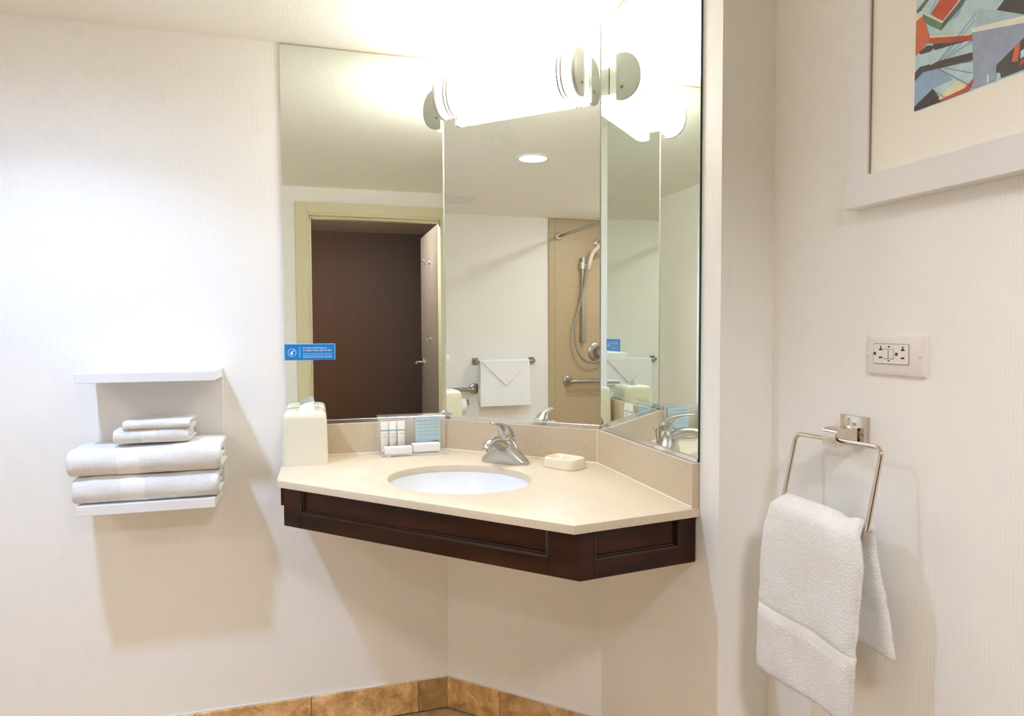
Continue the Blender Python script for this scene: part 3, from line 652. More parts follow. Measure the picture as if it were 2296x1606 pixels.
# ================================================================== VANITY LIGHT
vl = empty('vanity_light', DG(.267, .03, 1.955), 'lit half-round wall light with white end plates above the middle mirror', 'wall light')
ZL = 2.026
def dsh(t, k, o_back=None, n=28):
    P = []
    for i in range(n+1):
        a = math.radians(-90+180*i/n); P.append(DG(t, .040+.064*k*abs(math.cos(a))**.85, ZL+.0685*k*math.copysign(abs(math.sin(a))**.92, math.sin(a))))
    if o_back is not None: P = [DG(t, o_back, ZL-.0655*k)]+P+[DG(t, o_back, ZL+.0655*k)]
    return P
mk('diffuser', loft([dsh(t, .955) for t in (.037, .16, .28, .39, .497)], False, False, closed=False), M_DIFF, vl, 60)
for t0, t1 in ((.026, .037), (.497, .508)):
    e_ = mk('end_plate', loft([dsh(t0, .985, .0305), dsh(t0+.0015, 1.0, .030), dsh(t1-.0015, 1.0, .030), dsh(t1, .985, .0305)]), M_LIGHTM, vl, 35)
    ts = t0-.0002 if t0 < .2 else t1+.0002
    sx = -E if t0 < .2 else E
    mk('screw', lathe(DG(ts, .047, ZL-.030), sx, [(0, .0045), (.004, .0042), (.005, .003), (.005, .0005)], 12), M_SCREW, e_, 40)
    mk('screw', lathe(DG(ts, .040, ZL+.022), sx, [(0, .0022), (.0012, .0020), (.0014, .0004)], 10), M_SCREW, e_, 40)
for t in (.066, .078, .452, .464):
    mk('band', loft([dsh(t-.0024, .957), dsh(t-.0022, .985), dsh(t+.0022, .985), dsh(t+.0024, .957)], False, False, closed=False), M_BAND, vl, 60)
mk('back_plate', box((.046, 0.0003, ZL-.043), (.488, .0295, ZL+.043), .003, 1, DG), M_LIGHTM, vl)
mk('reflector_pan', box((.040, .0296, ZL-.040), (.494, .034, ZL+.040), fr=DG), M_TRIMW, vl)
# ================================================================== DOWNLIGHT
dl = empty('downlight', (DLX, DLY, ZC-.004), 'round recessed ceiling spotlight seen glowing in the middle mirror', 'ceiling light')
mk('trim_ring', lathe((DLX, DLY, ZC), (0, 0, -1), [(-.001, .0700), (-.001, .0925), (.003, .0915), (.0045, .085), (.004, .072), (-.001, .0700)], 40, False, False), M_TRIMW, dl, 50)
mk('reflector', lathe((DLX, DLY, ZC), (0, 0, 1), [(0, .0700), (.020, .066), (.044, .050), (.05, .050), (.05, .0700), (0, .0705)], 40, False, False), M_TRIMW, dl, 50)
mk('lens', lathe((DLX, DLY, ZC+.032), (0, 0, -1), [(0, .0005), (0, .042), (.012, .0415), (.016, .036), (.0175, .02), (.018, .0003)], 28), M_LENS, dl, 60)

la = bpy.data.lights.new('reflector_beam', 'AREA'); la.shape = 'DISK'; la.size = .08; la.energy = DOWN_W; la.color = tuple(min(1, c/1.18) for c in DOWN_C); la.spread = math.radians(125)
lo_ = bpy.data.objects.new('reflector_beam', la); COL.objects.link(lo_); lo_.parent = dl; lo_.location = (0, 0, .0165)
# ================================================================== TOWEL SHELF
sh = empty('towel_shelf', (-.45, YD+G, .785), 'white wall shelf unit with top and bottom boards, holding folded towels', 'shelf')
mk('back_panel', box((-.615, YD+G-.012, .784), (-.275, YD+G, 1.172), .001, 1), M_WHITE, sh)
mk('top_board', box((-.624, 2.075, 1.1455), (-.276, YD+G-.012, 1.1725), .0015, 2), M_WHITE, sh)
mk('bottom_board', box((-.630, 2.075, .785), (-.281, YD+G-.012, .8125), .0015, 2), M_WHITE, sh)
# ------------------------------------------------------------------ folded towels
def folded(name, x0, x1, yf, yb, z0, h, layers, label, band=None, seed=0, bandmat=None, slump=.0, taper=.0):
    rnd = random.Random(seed); sx = rnd.random()*50
    t = h/(2*layers)
    def jit(x, y, z, amp):
        q = V3((x*14+sx, y*14, z*14)); q2 = V3((x*45+sx, y*45, z*45))
        return V3((noise.noise(q+V3((9, 0, 0)))*amp*.6, noise.noise(q)*amp+noise.noise(q2)*amp*.35, noise.noise(q+V3((0, 7, 0)))*amp*.9+noise.noise(q2+V3((3, 3, 0)))*amp*.3))
    def shape(x, k, fat):
        """closed outline of the k-th U-shaped layer at X"""
        u = (x-x0)/(x1-x0)
        hh = h*(1-slump*(u-.5)-.03*math.cos(u*9+seed))
        tt = hh/(2*layers)*fat
        rc = hh/2-tt*(k+.5)*(hh/h if False else 1)
        rc = max(hh/2-(k+.5)*hh/(2*layers), .0015)
        yfk = yf+k*hh/(2*layers)*1.05+hh/(4*layers)
        yc = yfk+rc*.85
        mid = hh/2
        cl = []
        nb = 6
        for i in range(nb): cl.append((yb-.004*k+(yc-yb)*i/nb, mid-rc))
        for i in range(11):
            a = -math.pi/2-math.pi*i/10
            cl.append((yc+rc*.85*math.cos(a), mid+rc*math.sin(a)))
        for i in range(1, nb+1): cl.append((yc+(yb+.006*k-yc)*i/nb, mid+rc))
        # offset both sides
        L, R = [], []
        for i, (y, z) in enumerate(cl):
            p0, p1 = cl[max(i-1, 0)], cl[min(i+1, len(cl)-1)]
            dy, dz = p1[0]-p0[0], p1[1]-p0[1]; q = math.hypot(dy, dz) or 1; ny, nz = -dz/q, dy/q
            w_ = tt/2*(.55 if i in (0, len(cl)-1) else 1)
            L.append((y+ny*w_, z+nz*w_)); R.append((y-ny*w_, z-nz*w_))
        return L+R[::-1]
    def solid(xs, ks, fat, puff=0.0, rounded=True):
        parts = []
        for k in ks:
            rings = []
            for j, x in enumerate(xs):
                end = min(j, len(xs)-1-j)
                fk = fat*(1 if not rounded else (.45, .80, .95)[end] if end < 3 else 1)+puff
                xo = .006*(k-.5)*(1 if x > (x0+x1)/2 else -1)
                rg = []
                for y, z in shape(x, k, fk):
                    p = V3((x-xo*(1 if rounded else 0)*abs((x-(x0+x1)/2)/(x1-x0))*2, y, z0+max(z, .0)))
                    d = jit(p.x, p.y, p.z, .0045)
                    if z < h*.12: d.z = abs(d.z)*.2
                    if z > h*.90: d.z *= .5
                    if p.y+d.y > YD-.010: d.y = 0
                    rg.append(p+d)
                rings.append(rg)
            parts.append(loft(rings))
        return join(*parts)
    root = empty(name, ((x0+x1)/2, (yf+yb)/2, z0), label, 'towel')
    N = 36
    xs = [x0, x0+.003, x0+.008]+[x0+.008+(x1-x0-.016)*i/N for i in range(1, N)]+[x1-.008, x1-.003, x1]
    mk('cloth', solid(xs, range(layers), .97), M_TERRY, root, 60)
    if band:
        b0, b1 = band
        mk('woven_border', solid([b0+(b1-b0)*i/8 for i in range(9)], [0], .97, .03, False), bandmat or M_WOVX, root, 60)
    return root
folded('bath_towel', -.636, -.276, 2.073, 2.228, .8130, .0745, 2, 'thick folded white bath towel lying directly on the bottom shelf board', (-.520, -.458), 1, M_WOVX)
folded('bath_towel', -.645, -.268, 2.068, 2.228, .8890, .0790, 2, 'thick folded white bath towel resting on the lower one, under the hand towel', (-.528, -.470), 2, M_WOVXL, slump=-.12)
folded('hand_towel', -.536, -.352, 2.085, 2.225, .9735, .0400, 2, 'small folded white hand towel on top of the two bath towels', (-.470, -.432), 3, M_WOVXL)
folded('washcloth', -.512, -.346, 2.082, 2.205, 1.0140, .0225, 2, 'thin folded white washcloth topmost of the shelf pile', None, 4)
# ================================================================== TOWEL RING ON THE RIGHT WALL
X2 = XR2
tg = empty('towel_ring', (X2, 1.010, 1.10), 'square chrome towel ring fixed to the ribbed wallpaper', 'towel ring')
mk('wall_plate', box((X2-.013, .984, 1.077), (X2-.0003, 1.041, 1.128), .0015, 2), M_NCHROME, tg, 40)
mk('post', loft([[V3((X2-o, 1.0095+sx_*hw, zz)) for sx_, zz in ((-1, zb), (1, zb), (1, zt_), (.9, zt_), (-.9, zt_), (-1, zt_))] for o, hw, zb, zt_ in ((.0125, .0175, 1.082, 1.108), (.040, .0175, 1.078, 1.1085), (.058, .0175, 1.0765, 1.1075), (.064, .0172, 1.0765, 1.103), (.0655, .0165, 1.078, 1.099))]), M_NCHROME, tg, 35)
def RG(l, s):                          # ring plane: sideways, downwards; it leans out at the bottom
    return V3((X2-.051-.030*s/.14, 1.008+l, 1.086-s-.030*l*(1-s/.14)))
rp = []
for l, s in rrect(.1045, .071, .014, 6): rp.append(RG(l, s+.071))
rp.append(rp[0])
mk('ring', tube(rp, .0042, 12, cap=False), M_NCHROME, tg, 60)
# towel over the ring
def cloth_grid(nu, nv, pos, thick):
    """closed sheet: POS(u, v) is the mid surface, THICK(u, v) its thickness"""
    P = [[pos(i/nu, j/nv) for i in range(nu+1)] for j in range(nv+1)]
    A, B = [], []
    for j in range(nv+1):
        for i in range(nu+1):
            du = P[j][min(i+1, nu)]-P[j][max(i-1, 0)]; dv = P[min(j+1, nv)][i]-P[max(j-1, 0)][i]
            n_ = du.cross(dv).normalized(); th = thick(i/nu, j/nv)/2
            A.append(P[j][i]+n_*th); B.append(P[j][i]-n_*th)
    W_ = nu+1; M_ = len(A); V = A+B; F = []
    for j in range(nv):
        for i in range(nu): a = j*W_+i; F.append((a, a+1, a+W_+1, a+W_)); F.append((M_+a, M_+a+W_, M_+a+W_+1, M_+a+1))
    for j in range(nv): 
        for i in (0, nu): a = j*W_+i; F.append((a, a+W_, M_+a+W_, M_+a))
    for i in range(nu):
        for j in (0, nv): a = j*W_+i; F.append((a, a+1, M_+a+1, M_+a))
    return V, F
VP = [(.000, .040, .742, .880, 1.098), (.20, .043, .83, .898, 1.104), (.36, .047, .915, .920, 1.108), (.41, .056, .952, .912, 1.104), (.445, .081, .9635, .911, 1.105), (.48, .102, .948, .897, 1.117), (.53, .106, .905, .884, 1.129), (.75, .108, .755, .890, 1.138), (1.0, .106, .624, .898, 1.148)]
def vp(v):
    for a, b_ in zip(VP[:-1], VP[1:]):
        if v <= b_[0]: t = (v-a[0])/(b_[0]-a[0]); t2 = t*t*(3-2*t)*.35+t*.65; return [x+(y-x)*t2 for x, y in zip(a, b_)]
    return VP[-1]
def ring_pos(u, v):
    _, o, z, y0, y1 = vp(v)
    fold = .0045*math.sin(u*7.5+v*2.0)*min(1, max(0, (v-.5)*4))+.003*noise.noise(V3((u*5, v*9, 3)))
    sag = -.010*math.exp(-((u-.22)/.12)**2) if .36 < v < .53 else 0
    zz = z+(.5-u)*.012*(v > .98)+sag*math.sin((v-.36)/.17*math.pi if .36 < v < .53 else 0)
    return V3((X2-o-fold, y0+(y1-y0)*u+.0022*noise.noise(V3((u*3, v*24, 8))), zz+.002*noise.noise(V3((u*12, v*4, 1)))*(v > .95 or v < .05)))
def ring_th(u, v):
    e = min(u, 1-u)/.07; e = min(1, e); k = .45+.55*math.sqrt(max(0, 1-(1-e)**2))
    q = min(v, 1-v)/.03; q = min(1, q); k *= .55+.45*math.sqrt(max(0, 1-(1-q)**2))
    dip = .80 if .755 < v < .80 else 1
    return .0185*k*dip*(1 if v > .42 else .85)
rt = empty('hand_towel', (X2-.08, 1.01, .62), 'white terry hand towel draped through the square chrome ring', 'towel')
mk('cloth', cloth_grid(44, 90, ring_pos, ring_th), M_TERRY, rt, 70)
def band_pos(u, v): return ring_pos(u, .760+.036*v)
mk('smooth_border', cloth_grid(44, 6, band_pos, lambda u, v: ring_th(u, .6)*.92+.0002), M_SMBORD, rt, 70)
# ================================================================== OUTLET
ol = empty('wall_outlet', (X2, .928, 1.2405), 'off-white double electrical outlet plate on the ribbed wallpaper', 'outlet')
XF = X2-.0065
oy0, oy1, oz0, oz1 = .8665, .9885, 1.2055, 1.2755
OC = ((oy0+oy1)/2, (oz0+oz1)/2)
def yz(hy, hz, r, x, cy=None, cz=None): return [V3((x, (cy if cy is not None else OC[0])+a, (cz if cz is not None else OC[1])+b_)) for a, b_ in rrect(hy, hz, r, 4)]
HY, HZ = (oy1-oy0)/2, (oz1-oz0)/2
mk('cover_plate', loft([yz(HY, HZ, .003, X2-.0002), yz(HY, HZ, .003, X2-.002), yz(HY-.0015, HZ-.0015, .003, X2-.0045), yz(HY-.006, HZ-.006, .003, XF)]), M_PLATE, ol, 25)
fy0, fy1, fz0, fz1 = .8985, .9705, 1.2255, 1.2585
FCY, FCZ = (fy0+fy1)/2, (fz0+fz1)/2
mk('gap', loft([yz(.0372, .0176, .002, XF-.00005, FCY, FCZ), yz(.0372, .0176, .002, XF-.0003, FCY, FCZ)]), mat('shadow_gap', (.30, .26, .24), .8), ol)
rc = mk('receptacle', loft([yz(.0362, .0166, .0018, XF-.0002, FCY, FCZ), yz(.0362, .0166, .0018, XF-.0012, FCY, FCZ), yz(.0355, .0159, .0016, XF-.0018, FCY, FCZ)]), M_PLATE, ol, 25)
XS = XF-.0018
def slot(y, z, hy, hz, nm='slot', m=M_DARK, d=.0002): return mk(nm, box((XS-d, y-hy, z-hz), (XS+.0004, y+hy, z+hz)), m, rc)
for cy in (.9545, .9085):      # the two sockets; y runs to the left in the picture
    slot(cy, FCZ+.0075, .0036, .0012); slot(cy, FCZ+.0108, .0009, .0030); slot(cy, FCZ-.0060, .0034, .0013)
    gy = cy+.0128
    mk('ground_hole', lathe((XS+.0004, gy, FCZ+.0002), (-1, 0, 0), [(0, .0001), (0, .0029), (.0006, .0029), (.0006, .0001)], 14), mat('brown_hole', (.06, .035, .02), .7), rc)
for cy in (.9432, .9318):
    mk('button', box((XS-.0014, cy-.0042, FCZ-.0075), (XS+.0002, cy+.0042, FCZ+.0075), .0006, 1), M_PLATE, rc)
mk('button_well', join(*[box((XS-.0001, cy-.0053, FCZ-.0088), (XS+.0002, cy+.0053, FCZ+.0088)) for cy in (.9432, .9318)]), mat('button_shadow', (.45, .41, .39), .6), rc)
slot(.9372, FCZ+.0125, .0022, .0010, 'indicator'); slot(.9372, FCZ-.0115, .0020, .0009, 'indicator')
for cy in (.9850-.0005, .8755):
    s_ = mk('screw', lathe((XF+.0002, cy, OC[1]-.0008), (-1, 0, 0), [(0, .0034), (.0008, .0034), (.0014, .0022), (.0016, .0003)], 14), M_PLATE, ol, 50)
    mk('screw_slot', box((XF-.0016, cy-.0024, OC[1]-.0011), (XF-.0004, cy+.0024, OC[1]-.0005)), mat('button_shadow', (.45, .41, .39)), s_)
# ================================================================== FRAMED PICTURE
pf = empty('framed_picture', (X2, .72, 1.498), 'abstract print in a wide pale grey frame with cream mat on the wall', 'picture')
PY0, PY1, PZ0, PZ1, PW = .44, 1.0265, 1.498, 2.06, .053
def rail(nm, A, B, inn):
    """mitred rail: outer edge A to B, INN towards the opening"""
    A, B, inn = V3(A), V3(B), V3(inn); d = (B-A).normalized(); L = (B-A).length
    prof = [(0, -.0004), (0, -.022), (.0015, -.0245), (PW-.002, -.0245), (PW, -.0235), (PW, -.0004)]
    rings = [[A+d*(w_+.0001 if s == 0 else L-w_-.0001)+inn*w_+V3((x, 0, 0)) for w_, x in prof] for s in (0, 1)]
    mk(nm, loft(rings), M_FRAME, pf, 20)
rail('side_rail', (X2, PY1, PZ0), (X2, PY1, PZ1), (0, -1, 0)); rail('side_rail', (X2, PY0, PZ0), (X2, PY0, PZ1), (0, 1, 0))
rail('bottom_rail', (X2, PY0, PZ0), (X2, PY1, PZ0), (0, 0, 1)); rail('top_rail', (X2, PY0, PZ1), (X2, PY1, PZ1), (0, 0, -1))
for ya, yb_ in ((PY1-PW-.0016, PY1-PW-.0001), (PY0+PW+.0001, PY0+PW+.0016)): mk('inner_lip', box((X2-.0215, ya, PZ0+PW+.0002), (X2-.0197, yb_, PZ1-PW-.0002)), mat('frame_lip', (.34, .26, .17), .6), pf)
AY, AZ, AW, AH = .8840, 1.631, .32, .30
mk('mat_board', box((X2-.0196, PY0+PW-.002, PZ0+PW-.002), (X2-.0005, PY1-PW+.002, PZ1-PW+.002)), M_MATB, pf)
ART=[('sky',[(0.0001, -0.0008), (-0.0044, 0.1781), (0.1747, 0.0968), (0.1773, 0.0034)]),
('green',[(-0.0037, 0.1534), (0.0072, 0.1521), (0.0242, 0.1651), (0.0182, 0.1679), (-0.0038, 0.1574)]),
('white',[(0.0052, 0.1529), (0.0472, 0.1183), (0.0796, 0.14), (0.0766, 0.1413), (0.0471, 0.1211), (0.0078, 0.1532)]),
('red',[(0.0437, 0.1563), (0.0766, 0.1413), (0.0481, 0.1209), (0.0261, 0.1408)]),
('darkgreen',[(0.0472, 0.1183), (0.0796, 0.14), (0.0868, 0.1367), (0.0799, 0.1283), (0.0585, 0.1163), (0.0456, 0.1076)]),
('leaf',[(0.0113, 0.148), (0.0468, 0.1183), (0.0456, 0.1076), (0.0192, 0.1287)]),
('violet',[(0.0585, 0.1163), (0.0799, 0.1283), (0.0748, 0.1173)]),
('yellow',[(-0.0037, 0.1511), (0.0127, 0.1455), (0.0128, 0.1439), (-0.0034, 0.1408)]),
('orange',[(-0.0034, 0.1411), (0.0128, 0.1444), (0.0264, 0.1044), (0.0272, 0.0963), (0.0206, 0.098), (0.0087, 0.0912), (-0.0021, 0.0868)]),
('cream',[(0.0256, 0.1078), (0.0975, 0.0823), (0.0975, 0.0798), (0.026, 0.1046)]),
('red',[(0.0264, 0.1046), (0.0975, 0.08), (0.0977, 0.0721), (0.0801, 0.0776), (0.0259, 0.0963)]),
('dark',[(0.0061, 0.0899), (0.0207, 0.095), (0.0299, 0.0919), (0.0329, 0.0863), (0.0282, 0.0832), (0.0102, 0.0855)]),
('dark',[(0.0306, 0.0905), (0.0338, 0.0931), (0.0655, 0.0823), (0.0801, 0.0781), (0.0896, 0.0752), (0.0354, 0.0825)]),
('blue',[(-0.0011, 0.0471), (0.015, 0.056), (0.0426, 0.0519), (0.0669, 0.027), (0.0277, 0.0266), (-0.0001, 0.0079)]),
('dark',[(-0.0014, 0.0609), (0.0094, 0.0667), (0.0267, 0.0643), (0.0287, 0.0622), (0.041, 0.0634), (0.0994, 0.0549), (0.0997, 0.0433), (0.0283, 0.0543), (0.015, 0.056), (-0.0011, 0.0471)]),
('plum',[(-0.0001, 0.0073), (0.033, 0.0247), (0.0502, 0.0005), (0.0001, -0.0008)]),
('cream',[(0.0437, 0.0062), (0.0743, 0.0234), (0.0915, 0.012), (0.089, 0.0076), (0.0464, 0.0037)]),
('red',[(0.0464, 0.0037), (0.089, 0.0076), (0.1017, 0.0173), (0.1025, 0.0116), (0.0952, 0.0013), (0.05, 0.0003)]),
('skyblue',[(0.103, 0.0892), (0.1069, 0.1132), (0.1347, 0.0992), (0.1753, 0.0753), (0.1754, 0.0725), (0.0984, 0.0895)]),
('shade',[(0.147, 0.1094), (0.1747, 0.0968), (0.1753, 0.0753), (0.1347, 0.0994)]),
('sail',[(0.098, 0.084), (0.1756, 0.0649), (0.1761, 0.0463), (0.1368, 0.0228), (0.1354, 0.0029), (0.1099, 0.0026), (0.1027, 0.0026)]),
('white',[(0.0978, 0.0901), (0.1753, 0.0743), (0.1756, 0.0646), (0.098, 0.0835)]),
('shade',[(0.1368, 0.0228), (0.1761, 0.0463), (0.1773, 0.0034), (0.1437, 0.0025), (0.1424, 0.01), (0.137, 0.0127)]),
('orange',[(0.1624, 0.0381), (0.1703, 0.042), (0.167, 0.0167), (0.1588, 0.0192)]),
('sky',[(0.1709, 0.0288), (0.1766, 0.0307), (0.1769, 0.02), (0.1704, 0.0193)]),
('red',[(0.1708, 0.0152), (0.1769, 0.019), (0.1771, 0.0124), (0.17, 0.0089)]),
('sky',[(0.1229, 0.0143), (0.1264, 0.0146), (0.1265, 0.0024), (0.1227, 0.0022)])]
ARTL=[((0.0423, 0.0624),(0.1047, 0.1101)),((0.0438, 0.0622),(0.1025, 0.0992)),((0.0487, 0.0617),(0.0975, 0.0823)),((0.0512, 0.0608),(0.0978, 0.0716)),((0.0564, 0.0537),(0.0997, 0.0412)),((0.0527, 0.0496),(0.1002, 0.0247)),((0.0432, 0.0517),(0.103, 0.0029)),((0.0357, 0.021),(0.0552, 0.0048)),((0.0261, 0.1422),(0.0385, 0.1586))]

ACOL = dict(sky=(.55, .75, .82), green=(.16, .20, .15), white=(.88, .86, .80), red=(.60, .10, .04), darkgreen=(.13, .16, .14), leaf=(.17, .28, .17), violet=(.42, .48, .70), yellow=(.86, .80, .50), orange=(.68, .16, .06), cream=(.84, .78, .52), dark=(.085, .068, .062), blue=(.32, .48, .72), plum=(.065, .035, .055), skyblue=(.44, .61, .72), shade=(.095, .085, .085), sail=(.36, .42, .56), line=(.10, .17, .36))
keys = list(ACOL); V = []; F = []; I = []
def ap_(u, v, k): return (X2-.0198-.00004*k, AY-u, AZ+v)
def add_poly(P, col, k):
    n0 = len(V); V.extend(ap_(max(0, u), max(0, min(AH, v)), k) for u, v in P); F.append(tuple(range(n0, len(V)))); I.append(keys.index(col))
add_poly([(0, 0), (AW, 0), (AW, AH), (0, AH)], 'sky', 0)
extra = [('dark', [(.02, .17), (.05, .30), (.10, .30), (.05, .16)]), ('red', [(.0437, .1563), (.0766, .1413), (.13, .26), (.10, .28)]), ('shade', [(.17, .12), (.30, .05), (.32, .14), (.20, .20)]), ('sail', [(.20, .20), (.32, .16), (.32, .30), (.18, .30)]), ('cream', [(.22, .03), (.32, .0), (.32, .04), (.24, .06)]), ('orange', [(.12, .30), (.16, .20), (.19, .30)])]
k = 1
for c, P in extra+ART: add_poly(P, c, k); k += 1
for (a, b_) in ARTL:
    d = V3((b_[0]-a[0], b_[1]-a[1], 0)); nn = V3((-d.y, d.x, 0)).normalized()*.0004
    add_poly([(a[0]+nn.x, a[1]+nn.y), (b_[0]+nn.x, b_[1]+nn.y), (b_[0]-nn.x, b_[1]-nn.y), (a[0]-nn.x, a[1]-nn.y)], 'line', k); k += 1
mk('print', (V, F, I), [mat('print_'+q, ACOL[q], .6, var=.12, vscale=60) for q in keys], pf)
# ================================================================== THE REST OF THE ROOM, SEEN IN THE MIRRORS
# open door leaf, swung into the hallway
dr = mk('door_1', box((.793, -.815, .010), (.833, -.062, 1.990), .0015, 1), M_DOOR, kind='structure')
for z in (1.765, 1.215):
    hk = mk('robe_hook', lathe((.793, -.385, z), (-1, 0, 0), [(.0002, .0005), (.0002, .017), (.003, .0165), (.007, .010), (.012, .0065), (.012, .0005)], 16), M_CHROME, dr, 50)
    mk('hook_arm', join(tube(smooth_path([(.783, -.385, z), (.765, -.385, z-.002), (.745, -.385, z+.012), (.738, -.385, z+.024)], 5), .0055, 10), tube(smooth_path([(.783, -.385, z-.004), (.770, -.385, z-.016), (.756, -.385, z-.014)], 5), .0048, 10)), M_CHROME, hk, 60)
hd = mk('rose', lathe((.793, -.745, 1.035), (-1, 0, 0), [(.0002, .0005), (.0002, .030), (.005, .030), (.010, .022), (.010, .0005)], 20), M_CHROME, dr, 50)
mk('lever', tube(smooth_path([(.786, -.745, 1.035), (.745, -.745, 1.035), (.732, -.725, 1.035), (.730, -.66, 1.033)], 6), [(.0085, .0085)]*19, 12), M_CHROME, hd, 60)
# towel bar and the towel on it
GO = V3((0, -.118, 0))
tbz, tbx = 1.035, XL+.062
bar = empty('towel_bar', (XL, 1.25, 1.035), 'chrome towel bar with square posts on the far wall, seen in the mirror', 'towel bar')
for y in (1.017, 1.482):
    mk('bracket', box((XL+.0003, y-.023, tbz-.026), (XL+.010, y+.023, tbz+.026), .0015, 1), M_STEEL, bar)
    mk('post', box((XL+.010, y-.011, tbz-.012), (XL+.072, y+.011, tbz+.012), .0015, 1), M_STEEL, bar)
mk('rod', tube([(tbx, 1.017, tbz), (tbx, 1.482, tbz)], .0075, 14), M_STEEL, bar, 60)
bt = empty('bath_towel', (XL+.07, 1.24, .69), 'white towel folded like an envelope over the far towel bar', 'towel')
BV = [(0, .030, .72), (.42, .034, .995), (.455, .044, 1.036), (.48, .062, 1.050), (.505, .080, 1.036), (.54, .088, 1.00), (1.0, .090, .690)]
def bp_(v):
    for a, b_ in zip(BV[:-1], BV[1:]):
        if v <= b_[0]: t = (v-a[0])/(b_[0]-a[0]); return [x+(y-x)*t for x, y in zip(a, b_)]
    return BV[-1]
def bar_pos(u, v):
    _, o, z = bp_(v); return V3((XL+o+.004*noise.noise(V3((u*3, v*4, 5))), 1.062+.402*u+.004*noise.noise(V3((2, v*4, u*2))), z+(.012*(u-.5) if v > .9 else 0)*0+.003*noise.noise(V3((u*5, 1, 1)))*(v > .98)))
mk('cloth', cloth_grid(24, 60, bar_pos, lambda u, v: .013 if v > .5 else .010), M_TERRYF, bt, 70)
FL = [(1.068, 1.040), (1.458, 1.040), (1.446, 1.028), (1.266, .850), (1.252, .850), (1.080, 1.028)]
mk('envelope_flap', loft([[V3((XL+x, y, z)) for y, z in FL] for x in (.0955, .1045)]+[[V3((XL+.1075, 1.263+(y-1.263)*.985, 1.0+(z-1.0)*.975)) for y, z in FL]]), M_TERRYF, bt, 30)
# grab bars
def grab(y0, y1, z, label, XL=XL):
    s = 1 if y1 > y0 else -1
    g_ = empty('grab_bar', (XL, (y0+y1)/2, z), label, 'grab bar')
    for y in (y0, y1):
        mk('flange', lathe((XL, y, z), (1, 0, 0), [(.0003, .001), (.0003, .042), (.005, .042), (.010, .036), (.011, .019)], 28, True, True), M_STEEL, g_, 40)
    P = smooth_path([(XL+.009, y0, z), (XL+.040, y0+s*.004, z), (XL+.058, y0+s*.028, z), (XL+.060, y0+s*.07, z)], 5)+smooth_path([(XL+.060, y1-s*.07, z), (XL+.058, y1-s*.028, z), (XL+.040, y1-s*.004, z), (XL+.009, y1, z)], 5)
    mk('bar', tube(P, .0165, 16), M_STEEL, g_, 60)
grab(1.490, 2.20, .822, 'steel grab bar at the toilet roll side of the far wall, beside the hung towel')
grab(.705, .22, .860, 'steel grab bar on the tan shower panel, beyond the hung towel', XL+.012)
# toilet roll holder
hp = empty('toilet_roll_holder', (XL, 1.56, .70), 'steel toilet roll holder low on the far wall, glimpsed past the tissue box', 'holder')
mk('bracket', box((XL+.0003, 1.535, .70), (XL+.010, 1.575, .74), .0015, 1), M_STEEL, hp)
mk('arm', tube(smooth_path([(XL+.010, 1.555, .72), (XL+.060, 1.555, .718), (XL+.072, 1.57, .716), (XL+.072, 1.69, .714)], 6), .006, 10), M_STEEL, hp, 60)
rl = mk('toilet_roll', lathe((XL+.072, 1.580, .700), (0, 1, 0), [(0, .021), (0, .055), (.100, .055), (.100, .021)], 28, False, False), M_TISSUE, None, 40)
tag(rl, 'white toilet roll on the steel holder, peeking out past the tissue box in the mirror', 'toilet roll')
# shower: stone panels, rod, slide bar with hand shower, valve
sp = empty('shower_surround', (XL, .5, 0), 'tan stone wall cladding around the shower, seen in the middle mirror', 'wall cladding')
mk('edge_strip', box((XL+.0003, .815, .003), (XL+.014, .868, ZC-.003), .001, 1), M_SHOWER, sp)
mk('stone_panel', box((XL+.0003, YW+.120, .003), (XL+.012, .8135, ZC-.003), .001, 1), M_SHOWER, sp)
WX = XL+.012
ro = empty('shower_rod', (-1.65, .785, 2.025), 'steel shower curtain rod under the ceiling above the tan panel', 'rod')
mk('rod', tube([(WX+.004, .785, 2.025), (-.774, .785, 2.025)], .0125, 16), M_STEEL, ro, 60)
for x, s in ((WX, 1), (-.770, -1)): mk('flange', lathe((x, .785, 2.025), (s, 0, 0), [(.0003, .001), (.0003, .034), (.008, .033), (.016, .024), (.024, .017), (.024, .013)], 24, True, True), M_CHROME, ro, 50)
hs_ = empty('hand_shower', (WX, .58, 1.5), 'hand shower on a steel slide bar with a looping hose', 'shower')
mk('slide_bar', box((WX+.030, .565, 1.178), (WX+.044, .597, 1.865), .003, 2), M_STEEL, hs_)
for z in (1.200, 1.835): mk('bar_mount', box((WX+.0003, .563, z-.022), (WX+.047, .599, z+.022), .002, 1), M_STEEL, hs_)
mk('holder', join(lathe((WX+.037, .590, 1.770), (0, 0, 1), [(0, .001), (0, .022), (.052, .022), (.052, .001)], 18), tube([(WX+.045, .580, 1.798), (WX+.075, .556, 1.798)], .012, 12)), M_CHROME, hs_, 50)
mk('handset', tube(smooth_path([(WX+.078, .552, 1.790), (WX+.085, .540, 1.850), (WX+.098, .520, 1.905), (WX+.120, .485, 1.935), (WX+.135, .455, 1.930)], 6), interp([V3((.014, .014, 0)), V3((.0165, .0165, 0)), V3((.018, .018, 0)), V3((.020, .019, 0)), V3((.028, .018, 0))], 6) and [(.014+.009*i/24, .014+.006*i/24) for i in range(25)], 16), M_HANDW, hs_, 60)
mk('spray_head', lathe((WX+.135, .455, 1.925), (.35, -.25, -1), [(-.018, .004), (-.012, .030), (.006, .043), (.014, .042), (.016, .030), (.016, .001)], 24), M_HANDW, hs_, 50)
mk('nut', lathe((WX+.076, .556, 1.766), (.1, -.15, 1), [(0, .001), (0, .014), (.03, .016), (.03, .001)], 16), M_CHROME, hs_, 50)
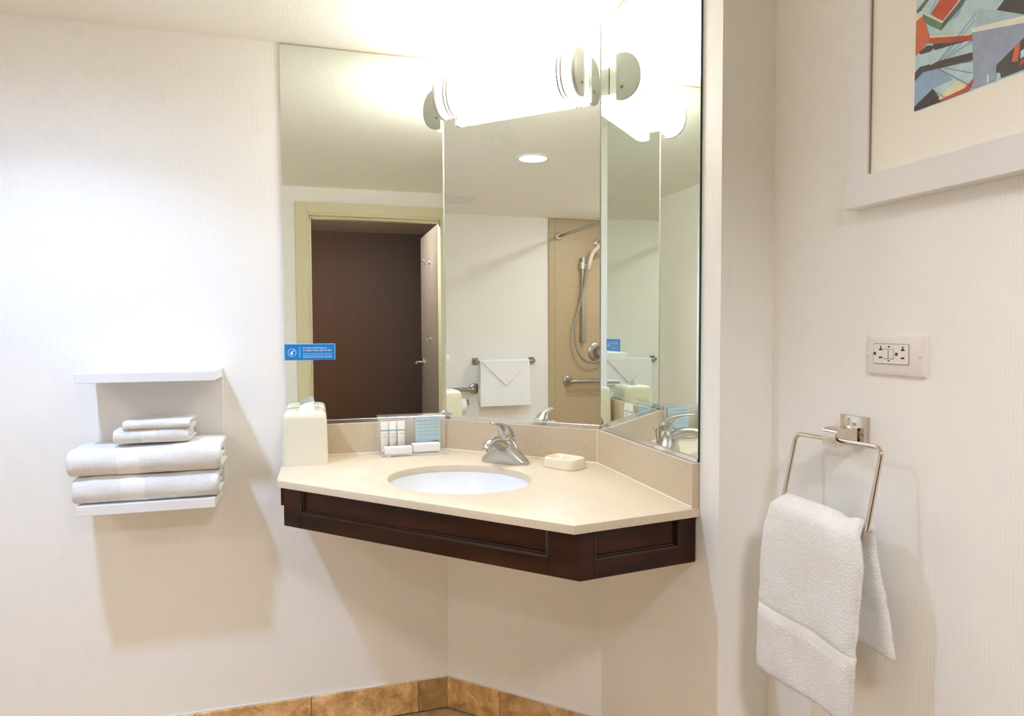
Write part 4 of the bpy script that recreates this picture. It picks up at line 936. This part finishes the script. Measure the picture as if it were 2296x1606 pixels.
mk('hose', tube(smooth_path([(WX+.074, .560, 1.768), (WX+.066, .578, 1.66), (WX+.056, .615, 1.50), (WX+.050, .655, 1.36), (WX+.048, .668, 1.24), (WX+.048, .650, 1.13), (WX+.048, .600, 1.045), (WX+.048, .530, 1.012), (WX+.048, .455, 1.022), (WX+.040, .40, 1.06)], 8), .0075, 12), M_STEEL, hs_, 60)
sw = empty('wall_shower', (WX, .445, 1.975), 'chrome pipe elbow and round flange high on the tan panel', 'shower')
mk('flange', lathe((WX, .447, 1.985), (1, 0, 0), [(.0003, .001), (.0003, .034), (.010, .031), (.018, .016), (.018, .001)], 24), M_CHROME, sw, 50)
mk('arm', tube(smooth_path([(WX+.015, .447, 1.985), (WX+.07, .447, 1.99), (WX+.11, .447, 1.965)], 6), .010, 12), M_CHROME, sw, 60)
va = empty('shower_valve', (WX, .445, 1.093), 'round steel shower valve trim with lever on the tan panel', 'valve')
mk('escutcheon', lathe((WX, .445, 1.093), (1, 0, 0), [(.0003, .001), (.0003, .080), (.006, .079), (.012, .070), (.016, .045), (.045, .030), (.062, .026), (.062, .001)], 36), M_STEEL, va, 40)
mk('lever', tube([(WX+.055, .445, 1.093), (WX+.060, .400, 1.070), (WX+.062, .360, 1.055)], .009, 12), M_STEEL, va, 60)
GO = V3((0, 0, 0))
# ceiling vent
vt = empty('ceiling_vent', (-1.89, 1.672, ZC-.010), 'louvred square air vent in the ceiling, seen in the middle mirror', 'vent')
vx0, vx1, vy0, vy1 = -2.035, -1.740, 1.525, 1.820
mk('frame', join(box((vx0, vy0, ZC-.008), (vx0+.03, vy1, ZC-.0003)), box((vx1-.03, vy0, ZC-.008), (vx1, vy1, ZC-.0003)), box((vx0+.03, vy0, ZC-.008), (vx1-.03, vy0+.03, ZC-.0003)), box((vx0+.03, vy1-.03, ZC-.008), (vx1-.03, vy1, ZC-.0003))), M_VENT, vt)
mk('backing', box((vx0+.03, vy0+.03, ZC-.0012), (vx1-.03, vy1-.03, ZC-.0003)), mat('vent_shadow_grey', (.58, .58, .56), .8), vt)
for i in range(9):
    x = vx0+.045+i*.0255
    mk('louvre', loft([[V3((x+.020, y, ZC-.0018)), V3((x+.018, y, ZC-.0018)), V3((x, y, ZC-.0085)), V3((x+.002, y, ZC-.0090))] for y in (vy0+.031, vy1-.031)]), M_VENT, vt)
